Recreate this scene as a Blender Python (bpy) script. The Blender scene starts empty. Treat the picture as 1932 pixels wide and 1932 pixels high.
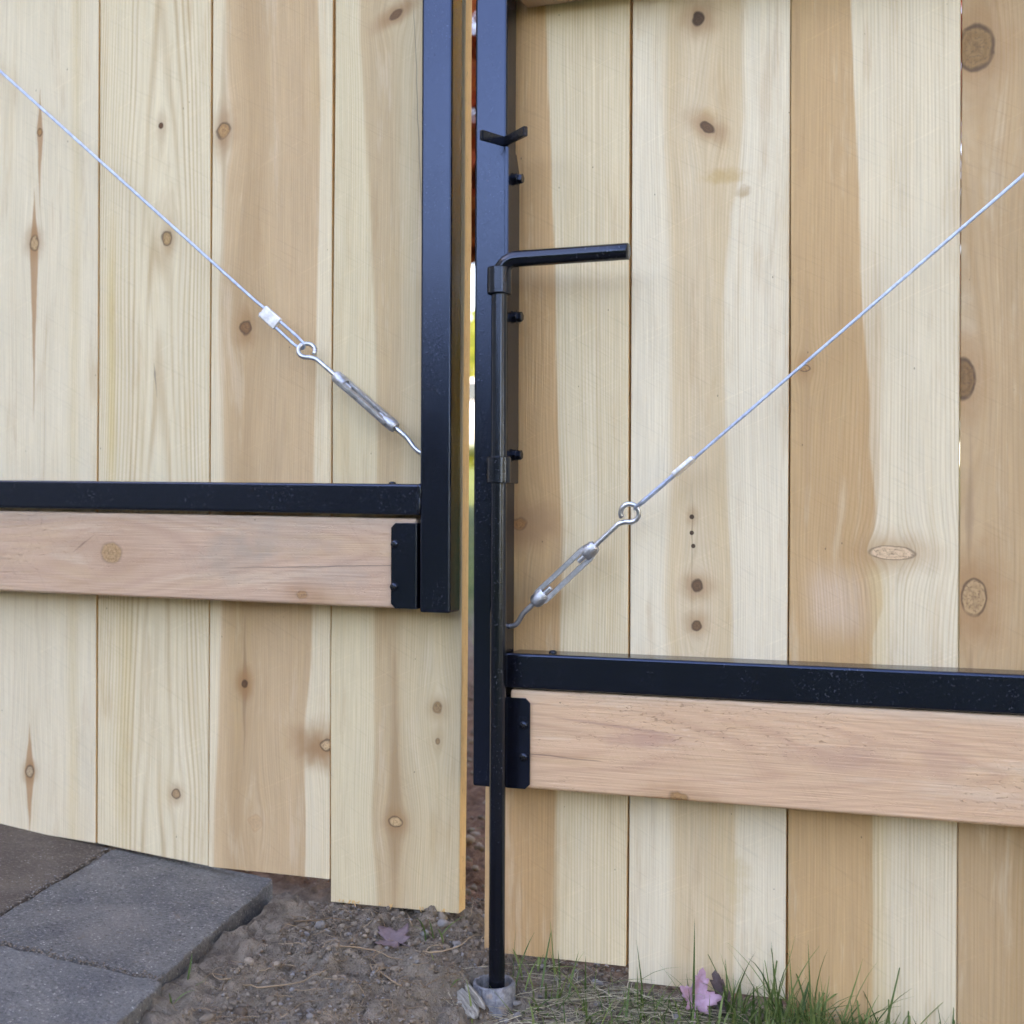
import bpy, bmesh, math, random
import numpy as np
from mathutils import Vector, Matrix

# ------------------------------------------------------------------ camera, sky, sun, exposure
S = bpy.context.scene
COL = S.collection
R = math.radians

cam = bpy.data.cameras.new('camera')
cam_ob = bpy.data.objects.new('camera', cam); COL.objects.link(cam_ob)
CAM = Vector((0.41658, -1.14455, 0.435)); YAW = R(20.0); ROLL = 0.0040
fw = Vector((-math.sin(YAW), math.cos(YAW), 0)); rt = Vector((math.cos(YAW), math.sin(YAW), ROLL)).normalized()
up = rt.cross(fw).normalized()
cam_ob.matrix_world = Matrix(((rt.x, up.x, -fw.x, CAM.x), (rt.y, up.y, -fw.y, CAM.y), (rt.z, up.z, -fw.z, CAM.z), (0, 0, 0, 1)))
cam.sensor_width = 36; cam.lens = 36 * 2500 / 1932
cam.clip_start = 0.02; cam.clip_end = 400
cam.dof.use_dof = True; cam.dof.focus_distance = 1.17; cam.dof.aperture_fstop = 6.3
S.camera = cam_ob
S.cycles.max_bounces = 6; S.cycles.diffuse_bounces = 3; S.cycles.use_adaptive_sampling = True; S.cycles.adaptive_threshold = 0.025; S.cycles.adaptive_min_samples = 16; S.cycles.glossy_bounces = 3; S.cycles.transmission_bounces = 2

SUN_AZ, SUN_EL = R(-110.0), R(31.0)          # azimuth from +Y (behind the gate) towards +X; an unseen building added on the left shades the gates
sdir = Vector((math.sin(SUN_AZ) * math.cos(SUN_EL), math.cos(SUN_AZ) * math.cos(SUN_EL), math.sin(SUN_EL)))
W = bpy.data.worlds.new('World'); S.world = W; W.use_nodes = True
wt = W.node_tree; wt.nodes.clear()
sky = wt.nodes.new('ShaderNodeTexSky'); sky.sky_type = 'NISHITA'; sky.sun_disc = False
sky.sun_elevation = SUN_EL; sky.sun_rotation = SUN_AZ
sky.air_density = 0.85; sky.dust_density = 0.3; sky.ozone_density = 1.5
bg = wt.nodes.new('ShaderNodeBackground'); bg.inputs[1].default_value = 0.15
wo = wt.nodes.new('ShaderNodeOutputWorld')
wt.links.new(sky.outputs[0], bg.inputs[0]); wt.links.new(bg.outputs[0], wo.inputs[0])

sun = bpy.data.lights.new('sun', 'SUN'); sun.energy = 2.3; sun.angle = R(0.5); sun.color = (1.0, 0.93, 0.82)
sun_ob = bpy.data.objects.new('sun', sun); COL.objects.link(sun_ob)
sun_ob.rotation_euler = sdir.to_track_quat('Z', 'Y').to_euler()

vs = S.view_settings
vs.view_transform = 'Standard'; vs.look = 'None'; vs.gamma = 1.0; vs.use_curve_mapping = False
vs.exposure = 3.2
vs.use_white_balance = True; vs.white_balance_temperature = 9100; vs.white_balance_tint = 24

rnd = random.Random(7)
rng = np.random.default_rng(11)

# ------------------------------------------------------------------ node helpers
class X:
    """a value in a shader graph: arithmetic on it adds Math nodes"""
    def __init__(s, t, o): s.t, s.o = t, o
    def _m(s, op, *a, clamp=False):
        n = s.t.nodes.new('ShaderNodeMath'); n.operation = op; n.use_clamp = clamp
        for i, q in enumerate((s,) + a):
            if isinstance(q, X): s.t.links.new(q.o, n.inputs[i])
            else: n.inputs[i].default_value = float(q)
        return X(s.t, n.outputs[0])
    def __add__(s, b): return s._m('ADD', b)
    def __radd__(s, b): return s._m('ADD', b)
    def __sub__(s, b): return s._m('SUBTRACT', b)
    def __rsub__(s, b): return (s * -1.0) + b
    def __mul__(s, b): return s._m('MULTIPLY', b)
    def __rmul__(s, b): return s._m('MULTIPLY', b)
    def __truediv__(s, b): return s._m('DIVIDE', b)
    def sq(s): return s._m('MULTIPLY', s)
    def sqrt(s): return s._m('SQRT')
    def abs(s): return s._m('ABSOLUTE')
    def sin(s): return s._m('SINE')
    def pow(s, p): return s._m('POWER', p)
    def clamp(s): return s._m('ADD', 0.0, clamp=True)
    def mx(s, b): return s._m('MAXIMUM', b)
    def step(s, a, b, lin=False):
        n = s.t.nodes.new('ShaderNodeMapRange'); n.interpolation_type = 'LINEAR' if lin else 'SMOOTHSTEP'; n.clamp = True
        s.t.links.new(s.o, n.inputs['Value'])
        for k, q in (('From Min', a), ('From Max', b), ('To Min', 0.0), ('To Max', 1.0)):
            if isinstance(q, X): s.t.links.new(q.o, n.inputs[k])
            else: n.inputs[k].default_value = q
        return X(s.t, n.outputs['Result'])

def vec(t, a, b, c):
    n = t.nodes.new('ShaderNodeCombineXYZ')
    for i, q in enumerate((a, b, c)):
        if isinstance(q, X): t.links.new(q.o, n.inputs[i])
        else: n.inputs[i].default_value = q
    return n.outputs[0]

def noise(t, v, scale=1.0, detail=2.0, rough=0.5, dist=0.0):
    n = t.nodes.new('ShaderNodeTexNoise'); n.inputs['Scale'].default_value = scale
    n.inputs['Detail'].default_value = detail; n.inputs['Roughness'].default_value = rough; n.inputs['Distortion'].default_value = dist
    if v is not None: t.links.new(v, n.inputs['Vector'])
    return X(t, n.outputs['Fac'])

def voro(t, v, scale, feature='F1'):
    n = t.nodes.new('ShaderNodeTexVoronoi'); n.inputs['Scale'].default_value = scale; n.feature = feature
    if v is not None: t.links.new(v, n.inputs['Vector'])
    return n

def col(t, c):
    if isinstance(c, tuple):
        n = t.nodes.new('ShaderNodeRGB'); n.outputs[0].default_value = (*c, 1); return n.outputs[0]
    return c

def mix(t, f, a, b, mode='MIX'):
    n = t.nodes.new('ShaderNodeMix'); n.data_type = 'RGBA'; n.blend_type = mode; n.clamp_factor = True
    if isinstance(f, X): t.links.new(f.o, n.inputs[0])
    else: n.inputs[0].default_value = f
    for i, q in ((6, a), (7, b)):
        if isinstance(q, tuple): n.inputs[i].default_value = (*q, 1)
        else: t.links.new(q, n.inputs[i])
    return n.outputs[2]

def gain(t, c, f):
    """multiply a colour by a scalar value"""
    n = t.nodes.new('ShaderNodeVectorMath'); n.operation = 'SCALE'
    t.links.new(c, n.inputs[0]); t.links.new(f.o, n.inputs['Scale']); return n.outputs[0]

def new_mat(name):
    m = bpy.data.materials.new(name); m.use_nodes = True
    t = m.node_tree; b = t.nodes['Principled BSDF']
    return m, t, b

def coords(t, kind='Object'):
    n = t.nodes.new('ShaderNodeTexCoord'); return n.outputs[kind]

def split(t, v):
    n = t.nodes.new('ShaderNodeSeparateXYZ'); t.links.new(v, n.inputs[0])
    return X(t, n.outputs[0]), X(t, n.outputs[1]), X(t, n.outputs[2])

def bump(t, b, h, dist, strength=1.0):
    n = t.nodes.new('ShaderNodeBump'); n.inputs['Strength'].default_value = strength; n.inputs['Distance'].default_value = dist
    t.links.new(h.o, n.inputs['Height']); t.links.new(n.outputs[0], b.inputs['Normal'])

def plain(name, c, rough=0.6, metal=0.0, spec=0.5, var=0.15, vscale=30, bumpd=0.0, bscale=400):
    m, t, b = new_mat(name); o = coords(t)
    n = noise(t, o, vscale, 3, 0.6)
    cc = gain(t, col(t, c), n * (2 * var) + (1 - var))
    t.links.new(cc, b.inputs['Base Color'])
    b.inputs['Roughness'].default_value = rough; b.inputs['Metallic'].default_value = metal
    b.inputs['Specular IOR Level'].default_value = spec
    if bumpd: bump(t, b, noise(t, o, bscale, 2, 0.6), bumpd)
    return m

# ------------------------------------------------------------------ wood
SAP = (0.68, 0.575, 0.40); SAPW = (0.72, 0.635, 0.48); HEART = (0.50, 0.335, 0.19); TAN = (0.58, 0.43, 0.27); DARK = (0.12, 0.065, 0.035)
PINK = (0.50, 0.325, 0.235)

def edge_of(t, v, e):
    """e: a number or [(v, u), ...] from top to bottom of v: an edge that wanders along the board"""
    if not isinstance(e, list): return e
    x = None
    for (v0, u0), (v1, u1) in zip(e[:-1], e[1:]):
        q = v.step(v0, v1, lin=False) * (u1 - u0)
        x = q if x is None else x + q
    return x + e[0][1]

def wood(name, seed, sap=SAP, heart=HEART, bands=(), knots=(), streaks=(), ring=0.0024, ring_amp=0.10, cath=None,
         blotch=0.10, horiz=False, saw=0.5, fiber=0.17, rough=0.62, stains=(), v0=0.0, u0=0.0, cl=0.25, tear=0.0, late=(0.40, 0.235, 0.10)):
    m, t, b = new_mat(name)
    x, y, z = split(t, coords(t))
    u, v = (z - u0, x - v0) if horiz else (x, z)
    low = noise(t, vec(t, u * 9.0 + seed * 3.1, v * 1.6, seed * 1.7), 1.0, 2, 0.5)
    uw = u + (low - 0.5) * 0.010
    psi = uw
    for k in knots:
        if not k.get('warp', 1): continue
        a = k.get('spread', 2.3)
        du = (u - k['u']) * (1 / (k['r'] * a)); dv = (v - k['v']) * (1 / (k.get('rv', k['r']) * a * 2.2))
        psi = psi - (u - k['u']) / (du.sq() + dv.sq() + 1.0) * k.get('warp', 1)
    fb = noise(t, vec(t, psi * 430.0, v * 9.0, seed), 1.0, 3, 0.7)
    bl2 = noise(t, vec(t, psi * 90.0 + seed, v * 2.0, seed * 0.7), 1.0, 3, 0.65)
    psb = psi + (bl2 - 0.5) * 0.005 + (fb - 0.5) * 0.004
    # sapwood / heartwood
    c = col(t, sap)
    for bd in bands:
        f = None
        if bd.get('a') is not None:
            e = edge_of(t, v, bd['a']); s = bd.get('sa', 0.003)
            f = (psb - e).step(-s, s)
        if bd.get('b') is not None:
            e = edge_of(t, v, bd['b']); s = bd.get('sb', 0.003)
            g = (psb - e).step(s, -s)
            f = g if f is None else f * g
        if bd.get('v'):
            va, vb, sv = bd['v']; f = f * v.step(va - sv, va + sv) * v.step(vb + sv, vb - sv)
        f = f * bd.get('amt', 1.0)
        c = mix(t, f, c, bd.get('c', heart))
    # broad blotches
    bl = noise(t, vec(t, psi * 26.0 + seed, v * 3.0, seed * 0.3), 1.0, 3, 0.6)
    c = gain(t, c, (bl - 0.5) * (2.2 * blotch) + (bl2 - 0.5) * (1.6 * blotch) + 1.0)
    warm = noise(t, vec(t, psi * 40.0, v * 5.0, seed * 2.3), 1.0, 3, 0.6).step(0.52, 0.75)
    c = mix(t, warm * 0.22, c, (0.60, 0.41, 0.19))
    sm1 = noise(t, vec(t, psi * 55.0, v * 6.0, seed * 1.9), 1.0, 4, 0.7)
    c = mix(t, sm1.step(0.54, 0.72) * 0.30, c, (0.44, 0.265, 0.125)); c = mix(t, sm1.step(0.46, 0.30) * 0.22, c, (0.76, 0.66, 0.50))
    # growth rings
    if cath:
        uc, ku, kv, kn = cath
        n2 = noise(t, vec(t, u * 14.0, v * 2.2, seed * 5.0), 1.0, 2, 0.5)
        d = (psi - uc)
        ph = d.sq() * ku + v * kv + (n2 - 0.5) * kn
        ph = ph + d.abs() * (cl / ring)
    else:
        n2 = noise(t, vec(t, psi * 30.0, v * 0.8, seed * 5.0), 1.0, 2, 0.5)
        ph = psi * (1 / ring) + (n2 - 0.5) * 5.0
    line = ((ph * 6.2832).sin() * 0.5 + 0.5).pow(2.2)
    lmod = noise(t, vec(t, psi * 60.0, v * 1.5, seed * 9.0), 1.0, 2, 0.6).step(0.25, 0.7)
    line = line * (lmod * 0.8 + 0.2)
    c = mix(t, line * (ring_amp * 3.4), c, mix(t, 0.75, c, late))
    c = gain(t, c, (fb - 0.5) * (2.4 * fiber) + 1.0)
    if tear:
        tn = noise(t, vec(t, u * 520.0, v * 150.0, seed * 8.8), 1.0, 2, 0.6, 0.8)
        tz = noise(t, vec(t, u * 30.0, v * 9.0, seed * 3.3), 1.0, 2, 0.5).step(0.40, 0.62)
        tick = tn.step(0.60, 0.70) * tz
        c = mix(t, tick * tear, c, (0.26, 0.13, 0.07)); c = mix(t, tn.step(0.40, 0.30) * tz * tear * 0.7, c, (0.78, 0.58, 0.42))
    # thin long streaks of darker fibre
    sk = noise(t, vec(t, psi * 240.0, v * 1.1, seed * 12.1), 1.0, 2, 0.6).step(0.60, 0.74)
    c = mix(t, sk * 0.22, c, (0.42, 0.25, 0.11))
    sc1 = noise(t, vec(t, (u * 0.55 + v) * 520.0, (u - v * 0.55) * 16.0, seed * 7.7), 1.0, 2, 0.6)
    sc2 = noise(t, vec(t, (v - u * 0.45) * 430.0, (u + v * 0.45) * 13.0, seed * 9.1), 1.0, 2, 0.6)
    c = gain(t, c, 1.0 - sc1.step(0.60, 0.70) * (0.07 * (saw + 0.4)) + sc2.step(0.62, 0.72) * (0.06 * (saw + 0.4)))
    # flat stains
    for st in stains:
        du = (u - st['u']) * (1 / st['ru']); dv = (v - st['v']) * (1 / st['rv'])
        nn = noise(t, vec(t, u * (25.0 if horiz else 75.0), v * (75.0 if not horiz else 25.0), seed + st['u']), 1.0, 3, 0.65)
        f = (du.sq() + dv.sq() + (nn - 0.5) * 3.4).step(1.5, -0.5)
        c = mix(t, f * st.get('amt', 0.5), c, st['c'])
    # resin / pith streaks, spindle shaped
    wob2 = noise(t, vec(t, u * 40.0, v * 30.0, seed * 4.4), 1.0, 2, 0.5)
    for s in streaks:
        dn = v - s['v']
        ln = dn.step(0.0, s['up'], True) + (dn * -1.0).step(0.0, s['dn'], True)
        w = (1.0 - ln).mx(0.0).pow(s.get('p', 1.6)) * s['w']
        d = (u - s['u'] + (wob2 - 0.5) * 0.003 - dn * s.get('lean', 0.0)).abs()
        f = (d - w).step(s.get('soft', 0.0012), -s.get('soft', 0.0012)) * s.get('amt', 0.8) * (1.0 - ln).step(0.0, 0.15)
        c = mix(t, f, c, s.get('c', (0.30, 0.17, 0.085)))
    hk = None; knn = None
    for k in knots:
        r, rv = k['r'], k.get('rv', k['r'])
        du = (u - k['u']) * (1 / r); dv = (v - k['v'] - (u - k['u']) * k.get('lean', 0.0)) * (1 / rv)
        if knn is None:
            knn = noise(t, vec(t, u * 110.0, v * 110.0, seed), 1.0, 1, 0.5) - 0.5
            spk = noise(t, vec(t, u * 420.0, v * 420.0, seed), 1.0, 1, 0.6).step(0.5, 0.72) * 0.5
        d = (du.sq() + dv.sq()).sqrt() + knn * k.get('rag', 0.9)
        # halo of stained, swirling grain
        hl = k.get('halo', 0.6)
        if hl:
            dh = ((du * (1 / (1.7 * k.get('hu', 1.9)))).sq() + (dv * (1 / (1.7 * k.get('hv', 3.2)))).sq()).sqrt() + (wob2 - 0.5) * 0.8 + knn * 0.2
            f = dh.step(1.25, 0.15)
            c = mix(t, f * min(0.95, hl * 1.25), c, k.get('hc', (0.34, 0.165, 0.065)))
        rings = ((d * 13.0 + knn * 3.0).sin() * 0.5 + 0.5) * 0.28
        kc = k.get('c', (0.42, 0.28, 0.155)); kc = (kc[0] * 1.04, kc[1] * 0.83, kc[2] * 0.60)
        fill = mix(t, rings, kc, (kc[0] * .45, kc[1] * .38, kc[2] * .32))
        fill = mix(t, spk, fill, (0.14, 0.085, 0.05))
        if r > 0.0035:
            crk = ((du * 0.8 + dv * 0.6 + knn * 1.4).abs().step(0.10, 0.02) + (du * 0.5 - dv * 0.9 + knn * 1.2).abs().step(0.07, 0.01)).clamp() * d.step(0.95, 0.5)
            fill = mix(t, crk * 0.22, fill, (0.09, 0.05, 0.03))
        inside = d.step(1.06, 0.84)
        c = mix(t, inside * k.get('amt', 1.0), c, fill)
        wdt = k.get('rim_w', 0.22)
        rim = d.step(1.0 - wdt * 1.6, 1.0 - wdt * 0.3) * d.step(1.0 + wdt * 1.2, 1.0) * (wob2 * 1.5 + knn * 1.2).step(0.15, 0.75)
        c = mix(t, rim * (0.78 * k.get('rim', 0.85)), c, k.get('rc', (0.070, 0.040, 0.026)))
        hk = inside if hk is None else hk + inside
    # little dark specks
    vo = voro(t, vec(t, u * 1.0, v * 0.6, seed), 95.0)
    dd = X(t, vo.outputs['Distance'])
    pick = noise(t, vec(t, u * 47.0, v * 47.0, seed * 6.1), 1.0, 0, 0.5).step(0.66, 0.70)
    c = mix(t, dd.step(0.075, 0.045) * pick * 0.6, c, (0.10, 0.07, 0.05))
    t.links.new(c, b.inputs['Base Color'])
    b.inputs['Roughness'].default_value = rough; b.inputs['Specular IOR Level'].default_value = 0.28
    h = noise(t, vec(t, u * 520.0, v * 14.0, seed), 1.0, 1, 0.6) + noise(t, vec(t, (u * 0.7 + v) * 420.0, (u - v) * 22.0, seed), 1.0, 1, 0.5) * (0.5 * saw)
    if tear: h = h - tick * 0.9
    bump(t, b, h, 0.00055, 0.8)
    return m

def rough_edge_mat():
    m, t, b = new_mat('sawn_edge'); x, y, z = split(t, coords(t))
    n = noise(t, vec(t, x * 150.0, y * 500.0, z * 45.0), 1.0, 4, 0.7)
    pit = noise(t, vec(t, x * 300.0, y * 700.0, z * 120.0), 1.0, 2, 0.6).step(0.60, 0.72)
    c = mix(t, n, (0.56, 0.30, 0.10), (0.84, 0.55, 0.24)); c = mix(t, pit * 0.6, c, (0.20, 0.10, 0.04))
    t.links.new(c, b.inputs['Base Color']); b.inputs['Roughness'].default_value = 0.8
    bump(t, b, n, 0.002, 0.8)
    return m

def paint_mat(name='black_paint', base=(0.0050, 0.0056, 0.0095), rough=0.16, peel=0.00016, pscale=1100, wear=0.26, spec=0.62, sky_tint=(0.42, 0.60, 1.0, 1)):
    m, t, b = new_mat(name); o = coords(t); x, y, z = split(t, o)
    dust = noise(t, vec(t, x * 480.0, y * 480.0, z * 480.0), 1.0, 2, 0.6).step(0.63, 0.74)
    where = noise(t, vec(t, x * 20.0, y * 20.0, z * 9.0), 1.0, 3, 0.6)
    f = dust * where.step(0.42, 0.62) * wear
    scr = noise(t, vec(t, x * 260.0, y * 260.0, z * 22.0), 1.0, 3, 0.65, 0.6).step(0.71, 0.76) * noise(t, o, 34.0, 2, 0.5).step(0.56, 0.66)
    f = f + scr * (wear * 0.7)
    c = mix(t, f, base, (0.22, 0.235, 0.27))
    t.links.new(c, b.inputs['Base Color'])
    rr = where * 0.12 + (rough - 0.05) + f * 0.25
    t.links.new(rr.o, b.inputs['Roughness'])
    b.inputs['Specular IOR Level'].default_value = spec; b.inputs['IOR'].default_value = 1.55; b.inputs['Specular Tint'].default_value = sky_tint  # blue specular colour puts the sky's reflected blue into the black paint
    bump(t, b, noise(t, o, pscale, 1, 0.5), peel, 0.5)
    return m

def zinc_mat(name, base=(0.62, 0.64, 0.68), rough=0.34, metal=0.92, bs=500, bd=0.0002):
    m, t, b = new_mat(name); o = coords(t)
    n = noise(t, o, 160.0, 4, 0.6)
    c = mix(t, n.step(0.35, 0.7), tuple(q * 0.72 for q in base), base)
    t.links.new(c, b.inputs['Base Color']); b.inputs['Metallic'].default_value = metal
    t.links.new((n * 0.22 + (rough - 0.1)).o, b.inputs['Roughness'])
    bump(t, b, noise(t, o, bs, 2, 0.6), bd)
    return m

# ------------------------------------------------------------------ mesh helpers
ORG = {}
def mk(name, verts, faces, mats, parent=None, origin=(0, 0, 0), smooth=False, midx=None):
    """link a mesh whose vertices are given in world coordinates"""
    o0 = Vector(origin)
    me = bpy.data.meshes.new(name)
    me.from_pydata([tuple(Vector(p) - o0) for p in verts], [], [tuple(f) for f in faces])
    return finish(name, me, mats, parent, o0, smooth, midx)

def finish(name, me, mats, parent, o0, smooth=False, midx=None):
    for mm in (mats if isinstance(mats, (list, tuple)) else [mats]): me.materials.append(mm)
    if midx is not None: me.polygons.foreach_set('material_index', midx)
    if smooth: me.polygons.foreach_set('use_smooth', [True] * len(me.polygons))
    ob = bpy.data.objects.new(name, me); COL.objects.link(ob)
    place(ob, parent, o0); return ob

def place(ob, parent, o0):
    o0 = Vector(o0); ORG[ob.name] = o0
    if parent is not None:
        ob.parent = parent; ob.location = o0 - ORG[parent.name]
    else: ob.location = o0

def empty(name, loc, parent=None):
    o = bpy.data.objects.new(name, None); COL.objects.link(o); o.empty_display_size = 0.05
    place(o, parent, loc); return o

def tag(o, label=None, cat=None, group=None, kind=None):
    for k, q in (('label', label), ('category', cat), ('group', group), ('kind', kind)):
        if q: o[k] = q
    return o

def from_bm(name, bm, mats, parent=None, origin=(0, 0, 0), smooth=False, autosm=None):
    o0 = Vector(origin)
    bmesh.ops.translate(bm, verts=bm.verts, vec=-o0)
    bmesh.ops.recalc_face_normals(bm, faces=bm.faces)
    me = bpy.data.meshes.new(name); bm.to_mesh(me); bm.free()
    ob = finish(name, me, mats, parent, o0, smooth)
    if autosm:
        me.set_sharp_from_angle(angle=R(autosm))
        wn = ob.modifiers.new('even_normals', 'WEIGHTED_NORMAL'); wn.keep_sharp = True; wn.weight = 100
    return ob

def bbox(lo, hi, bev=0.0, seg=2, skew=None):
    bm = bmesh.new(); bmesh.ops.create_cube(bm, size=1.0)
    for q in bm.verts:
        q.co = Vector([lo[i] if q.co[i] < 0 else hi[i] for i in range(3)])
        if skew: q.co.z += skew(q.co.x)
    if bev: bmesh.ops.bevel(bm, geom=list(bm.edges), offset=bev, segments=seg, profile=0.5, affect='EDGES')
    return bm

def add_bm(dst, src):
    me = bpy.data.meshes.new('tmp'); src.to_mesh(me); src.free(); dst.from_mesh(me); bpy.data.meshes.remove(me)

def sweep(path, rad, n=10, cap=True, phase=0.0):
    P = [Vector(p) for p in path]; V, F = [], []
    T = [(P[min(i + 1, len(P) - 1)] - P[max(i - 1, 0)]).normalized() for i in range(len(P))]
    a = Vector((0, 0, 1)) if abs(T[0].z) < 0.9 else Vector((1, 0, 0))
    nx = (a - T[0] * a.dot(T[0])).normalized()
    for i, p in enumerate(P):
        nx = (nx - T[i] * nx.dot(T[i])).normalized(); ny = T[i].cross(nx)
        r = rad[i] if isinstance(rad, (list, tuple)) else rad
        for k in range(n):
            an = 2 * math.pi * k / n + phase
            V.append(p + (nx * math.cos(an) + ny * math.sin(an)) * r)
    for i in range(len(P) - 1):
        for k in range(n):
            q = (k + 1) % n
            F.append((i * n + k, i * n + q, (i + 1) * n + q, (i + 1) * n + k))
    if cap:
        F.append(tuple(range(n - 1, -1, -1))); F.append(tuple(range((len(P) - 1) * n, len(P) * n)))
    return V, F

def arc(c, a, b, ang, n):
    """points c + a cos + b sin, over ang radians"""
    return [Vector(c) + Vector(a) * math.cos(ang * i / n) + Vector(b) * math.sin(ang * i / n) for i in range(n + 1)]

def join(parts):
    V, F = [], []
    for v, f in parts:
        o = len(V); V += list(v); F += [tuple(q + o for q in g) for g in f]
    return V, F

def fbm(xs, ys, base, octs, seed, gain_=0.55):
    """numpy value noise on arrays of points, range about -1..1"""
    out = np.zeros_like(xs, dtype=float); amp = 1.0; fr = base
    for k in range(octs):
        g = np.random.default_rng(seed + k).uniform(-1, 1, (256, 256))
        X_, Y_ = xs * fr + 37.7 * k, ys * fr + 11.3 * k
        i, j = np.floor(X_).astype(int), np.floor(Y_).astype(int); a, b = X_ - i, Y_ - j
        a = a * a * (3 - 2 * a); b = b * b * (3 - 2 * b)
        i0, i1, j0, j1 = i % 256, (i + 1) % 256, j % 256, (j + 1) % 256
        out += amp * ((g[i0, j0] * (1 - a) + g[i1, j0] * a) * (1 - b) + (g[i0, j1] * (1 - a) + g[i1, j1] * a) * b)
        amp *= gain_; fr *= 2.03
    return out

# ------------------------------------------------------------------ ground
def pav_z(x, y): return 0.083 - 0.11 * (x + 0.42) + 0.02 * y
def ground_h(x, y):
    x = np.asarray(x, float); y = np.asarray(y, float)
    b = np.interp(x, [-6, -2, -0.6, -0.42, -0.27, -0.12, -0.055, -0.02, 0.02, 0.12, 0.26, 0.45, 1.0, 3.0, 8],
                  [0.28, 0.17, 0.075, 0.062, 0.058, 0.056, 0.050, 0.034, 0.020, 0.013, 0.003, -0.008, -0.03, -0.07, -0.1])
    sl = np.interp(x, [-0.3, -0.05, 0.02, 0.5], [0.03, 0.10, 0.24, 0.10])
    f = np.where(y < 0, sl * np.maximum(y, -0.35) + 0.01 * np.minimum(y + 0.35, 0), 0)
    bk = np.interp(y, [0, 0.05, 0.35, 1, 20, 60], [0, -0.012, -0.012, 0.03, 1.15, 1.6])
    w = np.clip((y - 0.0) / 1.0, 0, 1)
    b = b * (1 - w) + np.clip(b, 0.0, 0.08) * w
    return b + f + bk

GM, gt, gb = new_mat('soil_and_lawn')
go = coords(gt); gx, gy, gz = split(gt, go)
big = noise(gt, go, 3.0, 4, 0.6); med = noise(gt, go, 60.0, 5, 0.65); fine = noise(gt, go, 420.0, 3, 0.7)
soil = mix(gt, med.step(0.3, 0.7), (0.100, 0.077, 0.060), (0.29, 0.235, 0.185))
soil = mix(gt, big.step(0.40, 0.62) * 0.6, soil, (0.25, 0.212, 0.172))
red = gy.step(0.02, 0.12) * gy.step(2.2, 1.0)
soil = mix(gt, red * 0.75, soil, mix(gt, med.step(0.35, 0.7), (0.10, 0.042, 0.024), (0.26, 0.125, 0.075)))
grit = fine.step(0.62, 0.74)
soil = mix(gt, grit * 0.55, soil, (0.34, 0.31, 0.28))
lawn = mix(gt, noise(gt, go, 9.0, 4, 0.7).step(0.3, 0.7), (0.045, 0.085, 0.022), (0.13, 0.16, 0.045))
lm = (gy + (big - 0.5) * 1.2).step(1.6, 2.6) + (gy + (big - 0.5) * 0.8).step(-1.3, -2.0)
soil = mix(gt, lm.clamp(), soil, lawn)
gt.links.new(soil, gb.inputs['Base Color']); gb.inputs['Roughness'].default_value = 0.92; gb.inputs['Specular IOR Level'].default_value = 0.15
bump(gt, gb, fine * 0.8 + med, 0.006, 1.0)

def axis(fine0, fine1, st, ends):
    a = list(np.arange(fine0, fine1, st)); s = st; q = a[-1]
    while q < ends[1]: s *= 1.16; q += s; a.append(q)
    s = st; q = fine0; l = []
    while q > ends[0]: s *= 1.16; q -= s; l.append(q)
    return np.array(l[::-1] + a)
gxs = axis(-0.42, 0.50, 0.0036, (-70, 70)); gys = axis(-0.42, 0.20, 0.0036, (-60, 90))
XX, YY = np.meshgrid(gxs, gys, indexing='ij')
clod = np.abs(fbm(XX, YY, 24, 4, 50, 0.65)) * 0.0125 + fbm(XX, YY, 90, 3, 60, 0.6) * 0.0034 + fbm(XX, YY, 8, 2, 70) * 0.006
clod *= np.interp(np.hypot(XX, YY), [0, 1.0, 4], [1, 0.7, 0.0]) * np.interp(XX, [0.0, 0.12], [1.0, 0.55])
# the soil lies lower under the paved path
under = np.clip((-0.235 - 0.08 * YY - XX) / 0.03, 0, 1) * np.clip((0.10 - YY) / 0.03, 0, 1) * np.clip((YY + 1.9) / 0.1, 0, 1) * np.clip((XX + 1.6) / 0.1, 0, 1)
ZZ = ground_h(XX, YY) + clod - 0.006
ZZ = np.where(under > 0, ZZ * (1 - under) + np.minimum(ZZ, pav_z(XX, YY) - 0.03) * under, ZZ)
# the soil is dished round the ground sleeve
rr_ = np.hypot(XX - 0.0062, YY + 0.058); ZZ = np.where(rr_ < 0.0165, -0.09, ZZ)
nx_, ny_ = len(gxs), len(gys)
gv = np.stack([XX, YY, ZZ], -1).reshape(-1, 3)
ii = np.arange(nx_ * ny_).reshape(nx_, ny_)
gf = np.stack([ii[:-1, :-1], ii[1:, :-1], ii[1:, 1:], ii[:-1, 1:]], -1).reshape(-1, 4)
me = bpy.data.meshes.new('ground'); me.from_pydata(gv.tolist(), [], gf.tolist())
ground = finish('ground', me, GM, None, (0, 0, 0), True); tag(ground, 'bare brown soil turning to lawn away from the gates', None, None, 'structure')

def gz_at(x, y):
    i = int(np.clip(np.searchsorted(gxs, x) - 1, 0, nx_ - 2)); j = int(np.clip(np.searchsorted(gys, y) - 1, 0, ny_ - 2))
    a = (x - gxs[i]) / (gxs[i + 1] - gxs[i]); b = (y - gys[j]) / (gys[j + 1] - gys[j])
    return float((ZZ[i, j] * (1 - a) + ZZ[i + 1, j] * a) * (1 - b) + (ZZ[i, j + 1] * (1 - a) + ZZ[i + 1, j + 1] * a) * b)

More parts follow.
